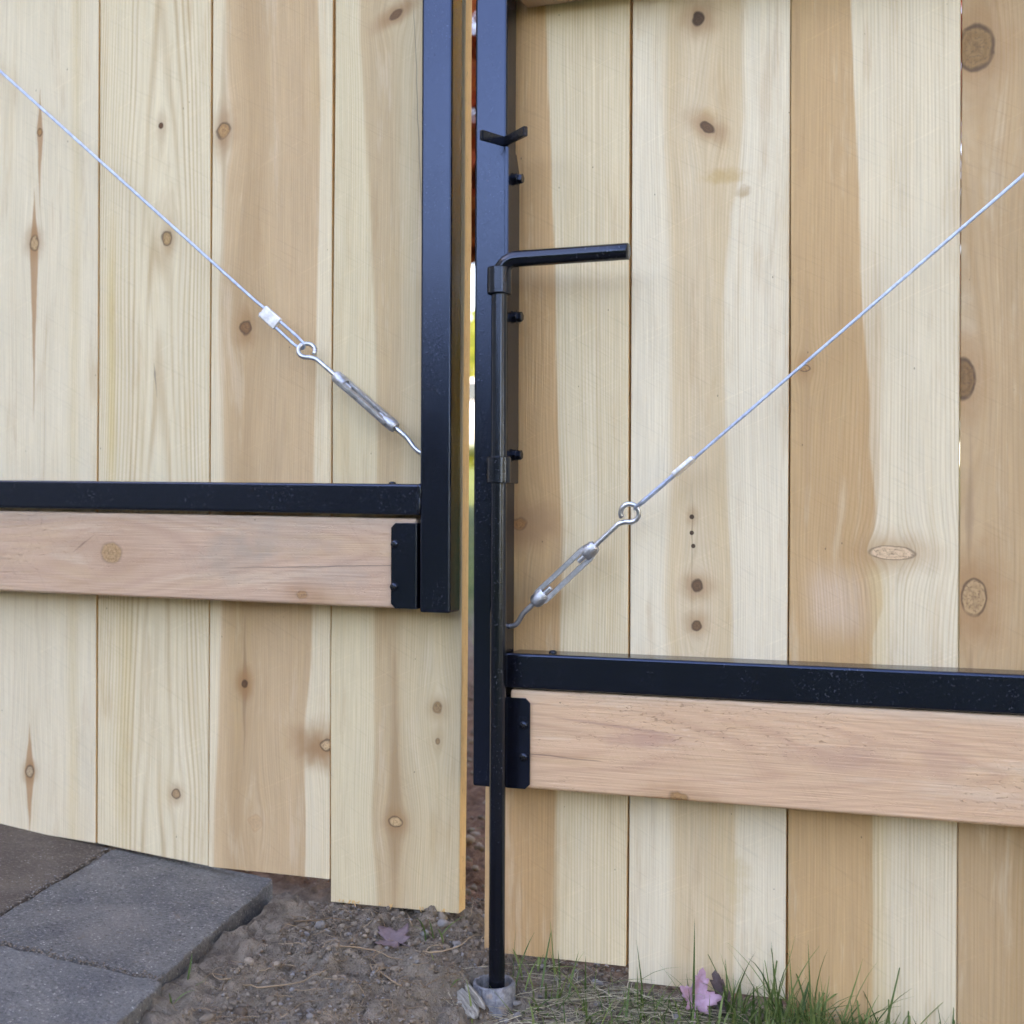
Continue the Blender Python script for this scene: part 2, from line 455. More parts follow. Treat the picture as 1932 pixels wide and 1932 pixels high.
# ------------------------------------------------------------------ paved path
def paver_mat(name, c0, c1, grain):
    m, t, b = new_mat(name); o = coords(t)
    n = noise(t, o, 14.0, 4, 0.6); f = noise(t, o, 300.0, 4, 0.8); g = noise(t, o, 130.0, 3, 0.7)
    c = mix(t, n.step(0.3, 0.7), c0, c1)
    c = mix(t, f.step(0.54, 0.70) * grain, c, (0.40, 0.38, 0.36)); c = mix(t, f.step(0.47, 0.33) * grain, c, (0.03, 0.029, 0.032)); wv = voro(t, o, 210.0); c = mix(t, X(t, wv.outputs['Distance']).step(0.22, 0.12) * noise(t, o, 55.0, 2, 0.6).step(0.5, 0.6) * grain, c, (0.55, 0.53, 0.50)); dst = noise(t, o, 6.0, 3, 0.6).step(0.5, 0.7); c = mix(t, dst * 0.35, c, (0.26, 0.225, 0.20))
    c = mix(t, g.step(0.62, 0.70) * 0.35, c, (0.20, 0.14, 0.09))
    t.links.new(c, b.inputs['Base Color']); b.inputs['Roughness'].default_value = 0.85; b.inputs['Specular IOR Level'].default_value = 0.25
    bump(t, b, f + g * 0.8 + n * 0.5, 0.0030, 1.0)
    return m
PV_GREY = paver_mat('paver_grey', (0.115, 0.114, 0.116), (0.19, 0.183, 0.172), 0.8)
PV_GREY2 = paver_mat('paver_blue_grey', (0.124, 0.125, 0.130), (0.20, 0.196, 0.188), 0.7)
PV_BROWN = paver_mat('paver_brown', (0.105, 0.080, 0.064), (0.16, 0.125, 0.098), 0.45)
path = empty('path', (-0.6, -0.3, 0.05)); tag(path, None, None, None, 'structure')
def paver(quad, mat, dz=0.0, th=0.042):
    """quad: the four top corners (x, y), anticlockwise from above"""
    bm = bmesh.new(); n = 26
    cx = sum(q[0] for q in quad) / 4; cy = sum(q[1] for q in quad) / 4
    Q = [Vector((x, y)) for x, y in quad]
    ring = []
    for k in range(4):
        a, b = Q[k], Q[(k + 1) % 4]; d = (b - a); nn = Vector((d.y, -d.x)).normalized()
        for i in range(n):
            f = i / n; j = rnd.uniform(-1, 1) * 0.0009
            p = a + d * f + nn * j
            if i == 0: p = p + (Vector((cx, cy)) - p).normalized() * 0.003
            ring.append(p)
    lv = []
    for off, dz_ in ((0.0034, 0.0), (0.0012, -0.0006), (0.0002, -0.0020), (0.0, -0.006), (0.0, -th)):
        row = []
        for p in ring:
            q = p + (Vector((cx, cy)) - p).normalized() * off
            row.append(bm.verts.new((q.x, q.y, pav_z(q.x, q.y) + dz + dz_ + (rnd.uniform(-1, 1) * 0.0008 if dz_ > -0.02 and off < 0.004 else 0))))
        lv.append(row)
    bm.faces.new(lv[0]); m_ = len(ring)
    for a, b in zip(lv[:-1], lv[1:]):
        for i in range(m_): bm.faces.new((a[i], b[i], b[(i + 1) % m_], a[(i + 1) % m_]))
    return from_bm('paver', bm, mat, path, (cx, cy, pav_z(cx, cy)), True, 40)
ex = Vector((0.985, 0.09)); ey = Vector((-0.165, 0.985))      # along a row, towards the gate
def pq(corner, w, d):                                            # corner: front right, (x, y)
    c = Vector(corner); g = 0.0022
    a = c - ex * w; return [a + ex * g + ey * g, c - ex * g + ey * g, c + ey * d - ex * g - ey * g, a + ey * d + ex * g - ey * g]
c0 = Vector((-0.2155, -0.232))                                    # front right corner of the middle slab
paver(pq(c0, 0.187, 0.264), PV_GREY)
paver(pq(c0 - ex * 0.187 + ey * 0.02, 0.25, 0.262), PV_BROWN, -0.001)
paver(pq(c0 - ey * 0.268 + ex * 0.008, 0.30, 0.264), PV_GREY2, 0.001)
paver(pq(c0 - ey * 0.268 - ex * 0.30, 0.19, 0.264), PV_BROWN, 0.0)
paver(pq(c0 - ex * 0.439 + ey * 0.02, 0.19, 0.262), PV_GREY2, 0.0)
paver(pq(c0 - ey * 0.536 + ex * 0.002, 0.19, 0.264), PV_GREY, 0.0)
paver(pq(c0 - ey * 0.536 - ex * 0.19, 0.25, 0.264), PV_GREY2, 0.001)

# ------------------------------------------------------------------ gates
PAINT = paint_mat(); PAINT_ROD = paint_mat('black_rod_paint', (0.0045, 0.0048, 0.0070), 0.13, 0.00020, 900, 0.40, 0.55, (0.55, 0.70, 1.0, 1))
DARKP = plain('recess_black', (0.004, 0.004, 0.004), 0.6)
EDGE = rough_edge_mat()
ZINC = zinc_mat('zinc_plate', (0.66, 0.69, 0.75), 0.30); CAST = zinc_mat('cast_zinc', (0.60, 0.62, 0.67), 0.38, 0.92, 700, 0.0005)
WIRE = zinc_mat('galvanised_wire', (0.58, 0.69, 0.90), 0.36, 0.9); ALU = zinc_mat('bright_aluminium', (0.86, 0.87, 0.90), 0.40, 0.8, 200, 0.0003)  # the wire's blue base colour stands in for reflected sky

SPIN = (0.40, 0.20, 0.085)
VIS = {
 'L1': wood('picket_pale_spindle_knots', 1, sap=(0.70, 0.60, 0.43), ring_amp=0.07, blotch=0.05, bands=[dict(a=0.100, b=0.112, sa=0.006, sb=0.006, c=(0.66, 0.52, 0.30), amt=0.5)],
    knots=[dict(u=.0630, v=.8341, r=.0035, rv=.0042, halo=0, warp=.8), dict(u=.0561, v=.7180, r=.0056, rv=.0075, halo=.5, hu=1.5, hv=1.8, c=(.52, .42, .30)), dict(u=.0533, v=.1584, r=.0052, rv=.0060, halo=.5, hu=1.4, hv=1.6, c=(.50, .45, .38))],
    streaks=[dict(u=.0630, v=.8341, up=.050, dn=.085, w=.0042, c=SPIN), dict(u=.0561, v=.7180, up=.06, dn=.20, w=.0058, c=SPIN), dict(u=.0533, v=.1584, up=.055, dn=.075, w=.0066, c=SPIN)]),
 'L2': wood('picket_cathedral_grain', 2, sap=(0.70, 0.59, 0.40), ring_amp=0.22, blotch=0.06, ring=0.0062, cath=(0.074, 2300.0, 5.5, 3.4), cl=.16,
    bands=[dict(a=0.012, b=0.022, sa=0.005, sb=0.004, c=(0.62, 0.45, 0.17), amt=0.55, v=(0.46, 0.70, 0.06)), dict(a=0.03, b=0.046, sa=0.008, sb=0.008, c=(0.60, 0.44, 0.19), amt=0.40, v=(0.10, 0.34, 0.06))],
    knots=[dict(u=.0755, v=.8269, r=.0028, rv=.0034, c=(.14, .08, .05), halo=.3), dict(u=.0831, v=.7115, r=.0056, rv=.0072, c=(.50, .39, .25), halo=.35, hu=1.4, hv=1.7), dict(u=.0964, v=.1481, r=.0048, rv=.0048, c=(.46, .37, .28), halo=.45, hu=1.5, hv=1.8)],
    streaks=[dict(u=.0691, v=.5746, up=.012, dn=.026, w=.0012, c=(.20, .17, .14), lean=-.12, amt=.7, soft=.0008)]),
 'L3': wood('picket_tan_heartwood', 3, sap=(0.70, 0.585, 0.40), heart=(0.56, 0.385, 0.225), ring_amp=0.09, blotch=0.10,
    bands=[dict(a=[(.05, .012), (.30, .018), (.95, .0165)], b=[(.05, .104), (.22, .107), (.30, .112), (.95, .116)], sa=.0035, sb=.002), dict(a=.030, b=.052, sa=.012, sb=.02, c=(.44, .285, .15), amt=.75)],
    knots=[dict(u=.0132, v=.8156, r=.0072, rv=.0078, c=(.46, .32, .19), halo=.5, hu=1.5, hv=2.2, lean=.25), dict(u=.0397, v=.6170, r=.0062, rv=.0066, c=(.27, .165, .10), halo=.5, hu=1.5, hv=2.2), dict(u=.0401, v=.2636, r=.0034, rv=.004, c=(.13, .075, .045), halo=.6, hu=2.0, hv=3.0), dict(u=.1315, v=.2085, r=.0060, rv=.0056, c=(.60, .50, .38), halo=.75, hu=4.2, hv=3.0, hc=(.36, .19, .085), spread=2.0),
           dict(u=.0527, v=.1269, r=.0075, rv=.0085, c=(.54, .385, .24), amt=.3, halo=0, rim=.35, rim_w=.10, rc=(.42, .22, .10))],
    streaks=[dict(u=.0401, v=.2636, up=.075, dn=.09, w=.0030, c=(.33, .20, .115), amt=.75), dict(u=.0132, v=.8156, up=.13, dn=.10, w=.0055, c=(.42, .28, .165), amt=.6, soft=.003)]),
 'L4': wood('picket_olive_streaked', 4, sap=(0.65, 0.54, 0.35), heart=(0.52, 0.37, 0.215), ring_amp=0.10, blotch=0.10,
    bands=[dict(a=[(.05, .053), (.45, .050), (.95, .032)], b=None, sa=.003, sb=.01, c=(.60, .47, .29), amt=.9), dict(a=[(.05, .053), (.45, .050), (.95, .032)], b=[(.05, .082), (.45, .076), (.95, .066)], sa=.0025, sb=.010, amt=.85)],
    knots=[dict(u=.0669, v=.9069, r=.0068, rv=.0040, c=(.20, .13, .085), halo=.6, hu=2.6, hv=1.8, rim=.5, lean=.4), dict(u=.0698, v=.1407, r=.0064, rv=.0048, c=(.56, .46, .33), halo=.5, hu=1.6, hv=2.0), dict(u=.1125, v=.2512, r=.0048, rv=.0052, c=(.36, .28, .19), halo=.3, hu=1.6, hv=1.6, rim=.4), dict(u=.1130, v=.2200, r=.0026, rv=.003, c=(.36, .28, .19), halo=.2, rim=.4)],
    streaks=[dict(u=.0690, v=.1407, up=.17, dn=.09, w=.0085, c=(.36, .22, .11), amt=.7, soft=.005), dict(u=.0905, v=.80, up=.12, dn=.18, w=.0006, c=(.24, .20, .14), amt=.8, soft=.0005, lean=-.045, p=.4)]),
 'R1': wood('picket_half_tan_half_cream', 5, sap=(0.675, 0.555, 0.365), heart=(0.565, 0.345, 0.170), ring=0.0030, ring_amp=0.14, blotch=0.07,
    bands=[dict(a=None, b=[(.05, .0665), (.25, .0690), (.62, .0655), (.95, .055)], sb=.0016), dict(a=None, b=.03, sb=.03, c=(.47, .30, .165), amt=.45), dict(a=.060, b=.070, sa=.006, sb=.002, c=(.48, .30, .155), amt=.5, v=(0, .45, .06))],
    knots=[dict(u=.0330, v=.4240, r=.0070, rv=.0055, c=(.40, .24, .135), halo=.75, hu=3.6, hv=3.0, hc=(.38, .215, .11), rim=.5, spread=2.2)]),
 'R2': wood('picket_white_with_knot_column', 6, sap=(0.715, 0.62, 0.455), heart=(0.60, 0.44, 0.255), ring_amp=0.08, blotch=0.09,
    bands=[dict(a=[(.02, .040), (.95, .036)], b=[(.02, .093), (.12, .094), (.30, .0845), (.62, .082), (.69, .087), (.73, .092), (.95, .092)], sa=.006, sb=.003, amt=.8), dict(a=.052, b=.066, sa=.012, sb=.012, c=(.66, .54, .38), amt=.5)],
    knots=[dict(u=.0591, v=.8675, r=.0052, rv=.0058, c=(.10, .07, .055), halo=.5, hu=2.2, hv=2.0), dict(u=.0675, v=.7716, r=.0060, rv=.0046, c=(.16, .11, .08), halo=.5, hu=2.2, hv=1.9, lean=-.5), dict(u=.0553, v=.4314, r=.0021, c=(.07, .05, .04), halo=.3, warp=.3), dict(u=.0553, v=.4175, r=.0018, c=(.07, .05, .04), halo=0, warp=.2), dict(u=.0568, v=.4059, r=.0019, c=(.07, .05, .04), halo=0, warp=.2),
           dict(u=.0602, v=.3712, r=.0048, rv=.0056, c=(.17, .12, .09), halo=.5, hu=2.4, hv=1.8), dict(u=.0599, v=.3364, r=.0042, rv=.0046, c=(.20, .14, .10), halo=.45, hu=2.2, hv=2.0)],
    streaks=[dict(u=.0555, v=.42, up=.045, dn=.1, w=.0006, c=(.25, .17, .10), amt=.6, soft=.0006)],
    stains=[dict(u=.082, v=.728, ru=.022, rv=.0075, c=(.50, .32, .13), amt=.65), dict(u=.099, v=.7127, ru=.007, rv=.006, c=(.42, .27, .13), amt=.7), dict(u=.070, v=.783, ru=.007, rv=.010, c=(.50, .32, .13), amt=.4), dict(u=.097, v=.115, ru=.012, rv=.030, c=(.55, .41, .21), amt=.45)]),
 'R3': wood('picket_split_tan_and_cream', 7, sap=(0.695, 0.59, 0.415), heart=(0.54, 0.345, 0.175), ring=0.0030, ring_amp=0.13, blotch=0.07,
    bands=[dict(a=None, b=[(.02, .0710), (.25, .0700), (.325, .0700), (.36, .0790), (.39, .0790), (.41, .0745), (.51, .0665), (.645, .058), (.87, .0500)], sb=.0014), dict(a=.03, b=.075, sa=.03, sb=.004, c=(.46, .27, .125), amt=.45, v=(.20, .60, .12)), dict(a=.02, b=.066, sa=.012, sb=.012, c=(.60, .45, .33), amt=.65, v=(.335, .385, .018)), dict(a=.070, b=.083, sa=.006, sb=.006, c=(.62, .48, .27), amt=.6, v=(-.1, .40, .02))],
    knots=[dict(u=.0845, v=.4023, r=.0185, rv=.0058, c=(.66, .58, .50), rim=.65, halo=.55, hu=1.35, hv=2.2, hc=(.42, .24, .11), rag=.25, rim_w=.10, lean=-.03, spread=1.0), dict(u=.0128, v=.5582, r=.0040, rv=.0030, c=(.46, .32, .19), halo=.4, hu=1.6, hv=3.0)],
    streaks=[dict(u=.0140, v=.54, up=.10, dn=.14, w=.0030, c=(.38, .235, .125), amt=.45, soft=.003)]),
 'R4': wood('picket_dark_tan_edge_knots', 8, sap=(0.50, 0.335, 0.185), heart=(0.44, 0.28, 0.14), ring=0.0034, ring_amp=0.16, blotch=0.12,
    bands=[dict(a=.03, b=.12, sa=.02, sb=.02, amt=.6)],
    knots=[dict(u=.0109, v=.8153, r=.0142, rv=.0185, c=(.30, .215, .125), halo=.35, hu=1.5, hv=1.7, rim=.95, rim_w=.13, rag=.2), dict(u=.0020, v=.5453, r=.0095, rv=.0165, c=(.24, .165, .10), halo=.4, hu=1.5, hv=1.6, rim=.95, rim_w=.13, rag=.2), dict(u=.0113, v=.3669, r=.0098, rv=.0150, c=(.46, .36, .25), halo=.5, hu=1.8, hv=2.0, rim=.9, rim_w=.10, rag=.2)],
    streaks=[dict(u=.008, v=.43, up=.08, dn=.05, w=.003, c=(.32, .20, .115), amt=.6, soft=.002), dict(u=.009, v=.30, up=.03, dn=.10, w=.003, c=(.32, .20, .115), amt=.6, soft=.002)]),
}
GEN = [wood('picket_plain_cream', 21, ring_amp=.1, bands=[dict(a=.09, b=None, sa=.004)]),
       wood('picket_plain_tan', 22, sap=(.60, .46, .30), ring_amp=.12, knots=[dict(u=.05, v=.6, r=.008, rv=.01)]),
       wood('picket_plain_mixed', 23, ring_amp=.12, bands=[dict(a=None, b=.05, sb=.003)], knots=[dict(u=.09, v=.9, r=.006, rv=.007)])]

LEFT = empty('gate', (-0.82, 0.0, 0.0)); RIGHT = empty('gate', (0.80, 0.0, 0.0))
tag(LEFT, 'left gate leaf, black steel frame and pale pickets, standing higher over the slab path', 'gate', 'pair of gate leaves')
tag(RIGHT, 'right gate leaf, set lower over the grass, with the drop rod on its post', 'gate', 'pair of gate leaves')

def picket(parent, x0, x1, z0, z1, mat, top=1.86, wob=0.0006, lean=0.0, rows=7, y0=0.0, th=0.016, lean_l=None):
    """x0..x1 at the foot; z0, z1: heights of the foot's left and right corners"""
    V, F, M = [], [], []
    c = 0.0009
    zs = [0.0] + sorted(rnd.uniform(0.08 + 0.8 * i / (rows - 2), 0.08 + 0.8 * (i + 0.8) / (rows - 2)) for i in range(rows - 2)) + [1.0]
    cup = rnd.uniform(-0.0008, 0.0008)
    for f in zs:
        l = x0 + rnd.uniform(-wob, wob) + (lean if lean_l is None else lean_l) * f; r = x1 + rnd.uniform(-wob, wob) + lean * f
        yy = y0 + rnd.uniform(-0.0004, 0.0004)
        for (px, py) in ((l + c, yy), (0.5 * (l + r), yy + cup), (r - c, yy), (r, yy + c), (r, yy + th), (l, yy + th), (l, yy + c)):
            zb = z0 + (z1 - z0) * (px - x0) / (x1 - x0)
            V.append((px, py, zb + (top - zb) * f))
    n = 7
    for i in range(len(zs) - 1):
        for k in range(n):
            q = (k + 1) % n
            F.append((i * n + k, i * n + q, (i + 1) * n + q, (i + 1) * n + k)); M.append(0 if k in (0, 1, 2, 6, 4) else 1)
    F.append(tuple(range(n - 1, -1, -1))); M.append(1); F.append(tuple(range((len(zs) - 1) * n, len(zs) * n))); M.append(1)
    return mk('picket', V, F, [mat, EDGE], parent, (x0, 0, 0), False, M)

# left leaf: visible pickets, then on to the hinge side
LP = {}
LP['L1'] = picket(LEFT, -.5955, -.4590, .0968, .0900, VIS['L1'])
LP['L2'] = picket(LEFT, -.4572, -.3235, .0900, .0790, VIS['L2'], y0=.0005)
LP['L3'] = picket(LEFT, -.3217, -.1868, .0785, .0792, VIS['L3'])
LP['L4'] = picket(LEFT, -.1858, -.0500, .0580, .0608, VIS['L4'], lean=0.006, wob=0.0011, rows=12, y0=-.0008)
sp = []
for i in range(16):
    fx = rnd.uniform(-.180, -.054); zb = .0580 + (.0028) * (fx + .1858) / .1358
    L_ = rnd.uniform(.003, .009); dx = rnd.uniform(-.003, .003); sp.append(sweep([(fx, -.0010, zb + .003), (fx + dx * .4, -.0018, zb - L_ * .2 + .002), (fx + dx, -.0035, zb + rnd.uniform(-.002, .004) - L_ * .25)], [.0006, .0005, .00012], 4))
V, F = join(sp); o = mk('splinters', V, F, EDGE, LP['L4'], (-.12, 0, .058)); tag(o, None, None, None, 'stuff')
xq = -.5975
for i in range(8):
    picket(LEFT, xq - .1365, xq - .0005, .0975 + .006 * i + .006, .0975 + .006 * i, GEN[(i * 2 + 1) % 3]); xq -= .1385
LX = xq
LP['R1'] = picket(RIGHT, -.0260, .1100, .0285, .0308, VIS['R1'], lean_l=.014)
LP['R2'] = picket(RIGHT, .1122, .2506, .0176, .0196, VIS['R2'], y0=.0004)
LP['R3'] = picket(RIGHT, .2522, .3888, -.004, -.004, VIS['R3'])
LP['R4'] = picket(RIGHT, .3899, .5275, -.006, -.007, VIS['R4'], y0=.0003)
xq = .5292
for i in range(9):
    picket(RIGHT, xq, xq + .1365, -.010 - .004 * i, -.012 - .004 * i, GEN[(i * 2) % 3]); xq += .1385
RX = xq

def tube(parent, name, lo, hi, skew=None, bev=0.0026):
    c = tuple((a + b) / 2 for a, b in zip(lo, hi))
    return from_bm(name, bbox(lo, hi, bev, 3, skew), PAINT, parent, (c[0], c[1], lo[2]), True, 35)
YF, YB = -0.042, -0.016
lsk = lambda x: -(x + 0.075) * 0.0117                      # the left leaf's rails sag towards the middle
tube(LEFT, 'post', (-.0742, YF, .3433), (-.0442, YB, 1.80))
tube(LEFT, 'post', (LX + .01, YF, .36), (LX + .04, YB, 1.80))
tube(LEFT, 'rail', (LX + .0402, YF + .0006, .4318), (-.0744, -.0065, .4602), lsk)
tube(LEFT, 'rail', (LX + .0402, YF + .0006, 1.745), (-.0744, YB, 1.775), lsk)
tube(RIGHT, 'post', (-.0217, YF, .1896), (.0088, YB, 1.72))
tube(RIGHT, 'post', (RX - .04, YF, .1896), (RX - .01, YB, 1.72))
tube(RIGHT, 'rail', (.0090, YF + .0005, .2790), (RX - .0402, -.0065, .3100))
tube(RIGHT, 'rail', (.0090, YF + .0005, 1.665), (RX - .0402, YB, 1.695))

BL = wood('board_pink_grey_weathered', 31, sap=(.55, .365, .255), heart=(.45, .30, .22), horiz=True, ring=.0090, ring_amp=.10, blotch=.12, cath=(.046, 2600.0, 11.0, 7.0), cl=.05, tear=.18, late=(.34, .19, .13), u0=.0, v0=0.0, saw=.3, fiber=.06,
    bands=[dict(a=.070, b=None, sa=.010, c=(.36, .30, .235), amt=.55), dict(a=None, b=.012, sb=.01, c=(.42, .28, .21), amt=.5)],
    knots=[dict(u=.0470, v=-.4118, r=.0105, rv=.0125, c=(.47, .36, .255), halo=.12, rim=.30, rim_w=.14, spread=2.4, rag=.3), dict(u=.011, v=-.1965, r=.0045, rv=.006, c=(.42, .29, .20), halo=.3, rim=.25)],
    streaks=[dict(u=.0380, v=-.1700, up=.10, dn=.11, w=.0005, c=(.14, .10, .08), amt=.75, soft=.0005, p=.3, lean=.03), dict(u=.055, v=-.4470, up=.016, dn=.012, w=.0012, c=(.20, .12, .09), amt=.7, lean=.7, soft=.001)],
    stains=[dict(u=.040, v=-.275, ru=.025, rv=.050, c=(.33, .285, .225), amt=.45), dict(u=.060, v=-.22, ru=.020, rv=.06, c=(.36, .31, .25), amt=.4), dict(u=.030, v=-.16, ru=.016, rv=.05, c=(.37, .30, .24), amt=.4)])
BR = wood('board_fresh_pink', 32, sap=(.635, .408, .257), heart=(.50, .33, .25), horiz=True, ring=.0075, ring_amp=.13, blotch=.10, cath=(.040, 2400.0, 13.0, 8.0), cl=.05, tear=.38, late=(.42, .22, .15), saw=.2, fiber=.10,
    bands=[dict(a=.080, b=None, sa=.006, c=(.66, .52, .39), amt=.6)],
    knots=[dict(u=.0020, v=.1653, r=.0055, rv=.008, c=(.40, .27, .16), halo=.3, rim=.4, spread=2.0)],
    stains=[dict(u=.050, v=.135, ru=.008, rv=.035, c=(.44, .25, .19), amt=.6), dict(u=.046, v=.30, ru=.012, rv=.06, c=(.48, .29, .205), amt=.55), dict(u=.050, v=.38, ru=.018, rv=.022, c=(.48, .29, .205), amt=.5)],
    streaks=[dict(u=.030, v=.06, up=.04, dn=.03, w=.0006, c=(.22, .13, .09), amt=.7, soft=.0006, p=.4, lean=-.03), dict(u=.060, v=.11, up=.08, dn=.06, w=.0009, c=(.36, .21, .16), amt=.5, soft=.001, p=.5, lean=-.08)])
BG = wood('board_plain_pink', 33, sap=(.56, .385, .27), horiz=True, ring=.008, ring_amp=.12, cath=(.044, 3000.0, 12.0, 7.0), cl=.05, tear=.3)
def board(parent, x0, x1, z0, z1, mat, skew=None):
    o = from_bm('cross_board', bbox((x0, -.0380, z0), (x1, -.0006, z1), 0.0030, 3, skew), mat, parent, (0, 0, z0), True, 35)
    return o
board(LEFT, LX + .041, -.0790, .3456, .4286, BL, lsk)
board(LEFT, LX + .041, -.0790, 1.035, 1.124, BG, lsk)
board(LEFT, LX + .041, -.0790, 1.655, 1.742, BG, lsk)
board(RIGHT, .0125, RX - .041, .1902, .2776, BR)
board(RIGHT, .0125, RX - .041, .8955, .9845, BG)
board(RIGHT, .0125, RX - .041, 1.575, 1.662, BG)

def screw(parent, p, r=0.0038, axis='y'):
    """pan-head screw with a cross recess, facing -Y (or up)"""
    bm = bmesh.new(); n = 16; prof = [(1.0, 0.0), (1.0, 0.16), (0.93, 0.32), (0.76, 0.46), (0.45, 0.54)]
    rows = []
    for (q, h) in prof:
        rows.append([bm.verts.new((q * r * math.cos(2 * math.pi * k / n), -h * r, q * r * math.sin(2 * math.pi * k / n))) for k in range(n)])
    for a, b in zip(rows[:-1], rows[1:]):
        for k in range(n): bm.faces.new((a[k], a[(k + 1) % n], b[(k + 1) % n], b[k]))
    bm.faces.new(rows[-1]); nf = len(bm.faces)
    for an in (0.5, 0.5 + math.pi / 2):
        add_bm(bm, (lambda q: (bmesh.ops.rotate(q, verts=q.verts, cent=(0, 0, 0), matrix=Matrix.Rotation(an, 3, 'Y')), q)[1])(bbox((-r * .55, -r * .565, -r * .12), (r * .55, -r * .40, r * .12))))
    if axis == 'z': bmesh.ops.rotate(bm, verts=bm.verts, cent=(0, 0, 0), matrix=Matrix.Rotation(R(-90), 3, 'X'))
    bmesh.ops.recalc_face_normals(bm, faces=bm.faces)
    me = bpy.data.meshes.new('screw'); bm.to_mesh(me); bm.free()
    mi = [0] * nf + [1] * (len(me.polygons) - nf)
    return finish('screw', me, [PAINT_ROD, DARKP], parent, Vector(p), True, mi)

def bracket(parent, x_bend, x_out, z0, z1, sgn, screws):
    """bent plate: a flange on the board's face with clipped corners, a fold and a flange back along the post"""
    bm = bmesh.new(); ch = 0.0042; yo = -0.0409; th = 0.0018
    prof = [(x_out, 0), (x_bend, 0)] + [(x_bend - sgn * 0.0018 * math.sin(a) , 0.0018 * (1 - math.cos(a))) for a in (R(30), R(60), R(90))] + [(x_bend - sgn * 0.0018, 0.030)]
    rows = []
    for (px, dy) in prof:
        zz = (z0 + ch, z1 - ch) if px == x_out else (z0, z1)
        rows.append([bm.verts.new((px, yo + dy, zz[0])), bm.verts.new((px, yo + dy, zz[1]))])
    cx = x_out - sgn * ch
    mid = [bm.verts.new((cx, yo, z0)), bm.verts.new((cx, yo, z1))]
    rows = [rows[0], mid] + rows[1:]
    for a, b in zip(rows[:-1], rows[1:]): bm.faces.new((a[0], b[0], b[1], a[1]))
    bmesh.ops.recalc_face_normals(bm, faces=bm.faces)
    if sum(f.normal.y for f in bm.faces) > 0: bmesh.ops.reverse_faces(bm, faces=bm.faces)
    me = bpy.data.meshes.new('bracket'); o0 = Vector((x_out, yo, z0))
    bmesh.ops.translate(bm, verts=bm.verts, vec=-o0); bm.to_mesh(me); bm.free()
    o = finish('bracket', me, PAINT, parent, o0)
    s = o.modifiers.new('thick', 'SOLIDIFY'); s.thickness = th; s.offset = -1
    w = o.modifiers.new('bev', 'BEVEL'); w.width = 0.0005; w.segments = 2
    for (sx, sz) in screws: screw(o, (sx, yo - 0.0001, sz))
    return o
bracket(LEFT, -.0790, -.1030, .3462, .4245, -1, [(-.0993, .4050), (-.1000, .3660)])
bracket(RIGHT, .0112, .0323, .1903, .2705, 1, [(.0266, .2465), (.0266, .2185)])
screw(LEFT, (-.1070, -.030, .4608), .0034, 'z'); screw(RIGHT, (.0480, -.024, .3102), .0036, 'z')

# weld seam where the left rail meets the post
V, F = sweep([(-.0746 + rnd.uniform(-.0008, .0008), -.0418, .4600 - i * .0021) for i in range(14)], [.0014 + (i % 2) * .0010 + rnd.uniform(0, .0005) for i in range(14)], 8)
mk('weld_seam', V, F, PAINT, LEFT, (-.0746, -.0415, .432), True)

# guide of the drop rod, bolted to the right post
RXC, RYC = 0.0088, -0.0585
bm = bmesh.new(); x0g, x1g = .0091, .0123
outl = [(-.0470, .4605), (-.0170, .4605), (-.0170, .7400), (-.0250, .7560), (-.0470, .7600)]
a_ = [bm.verts.new((x0g, y, z)) for y, z in outl]; b_ = [bm.verts.new((x1g, y, z)) for y, z in outl]
bm.faces.new(a_); bm.faces.new(b_[::-1])
for i in range(5): bm.faces.new((a_[i], b_[i], b_[(i + 1) % 5], a_[(i + 1) % 5]))
bmesh.ops.recalc_face_normals(bm, faces=bm.faces)
bmesh.ops.bevel(bm, geom=list(bm.edges), offset=.0006, segments=2, affect='EDGES')
GUIDE = from_bm('rod_guide', bm, PAINT, RIGHT, (x0g, -.03, .4605), True, 35)
def collar(z0, z1, r=0.0108, ri=0.0080):
    n = 36; V, F = [], []
    prof = [(ri, z0), (r - .0008, z0), (r, z0 + .0008), (r, z1 - .0008), (r - .0008, z1), (ri, z1)]
    for k in range(n):
        an = 2 * math.pi * k / n
        for (q, z) in prof: V.append((RXC + q * math.cos(an), RYC + q * math.sin(an), z))
    m_ = len(prof)
    for k in range(n):
        for i in range(m_):
            a, b = k * m_ + i, k * m_ + (i + 1) % m_; c, d = ((k + 1) % n) * m_ + (i + 1) % m_, ((k + 1) % n) * m_ + i
            F.append((a, d, c, b))
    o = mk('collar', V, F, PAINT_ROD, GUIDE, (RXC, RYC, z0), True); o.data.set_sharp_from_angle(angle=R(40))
collar(.6255, .6490); collar(.4600, .4832)
# the V-shaped rest for the raised handle
bm = bmesh.new(); zr0, zr1 = .7582, .7668; vx, vy = .0088, -.0480
pl = [(-.0015, -.0735), (vx, vy), (.0355, -.0725)]
rows = []
for (px, py), off in zip(pl, (0, 0, 0)):
    rows.append((px, py))
def off2(p, q, d):
    e = Vector((q[0] - p[0], q[1] - p[1])).normalized(); return Vector((-e.y, e.x)) * d
n1, n2 = off2(pl[0], pl[1], .0044), off2(pl[1], pl[2], .0044)
inner = pl; outer = [Vector(pl[0]) + n1, Vector(pl[1]) + (n1 + n2) * 0.9, Vector(pl[2]) + n2]
VV = [[bm.verts.new((p[0], p[1], z)) for p in list(inner) + [tuple(q) for q in outer[::-1]]] for z in (zr0, zr1)]
bm.faces.new(VV[0][::-1]); bm.faces.new(VV[1])
for i in range(6): bm.faces.new((VV[0][i], VV[0][(i + 1) % 6], VV[1][(i + 1) % 6], VV[1][i]))
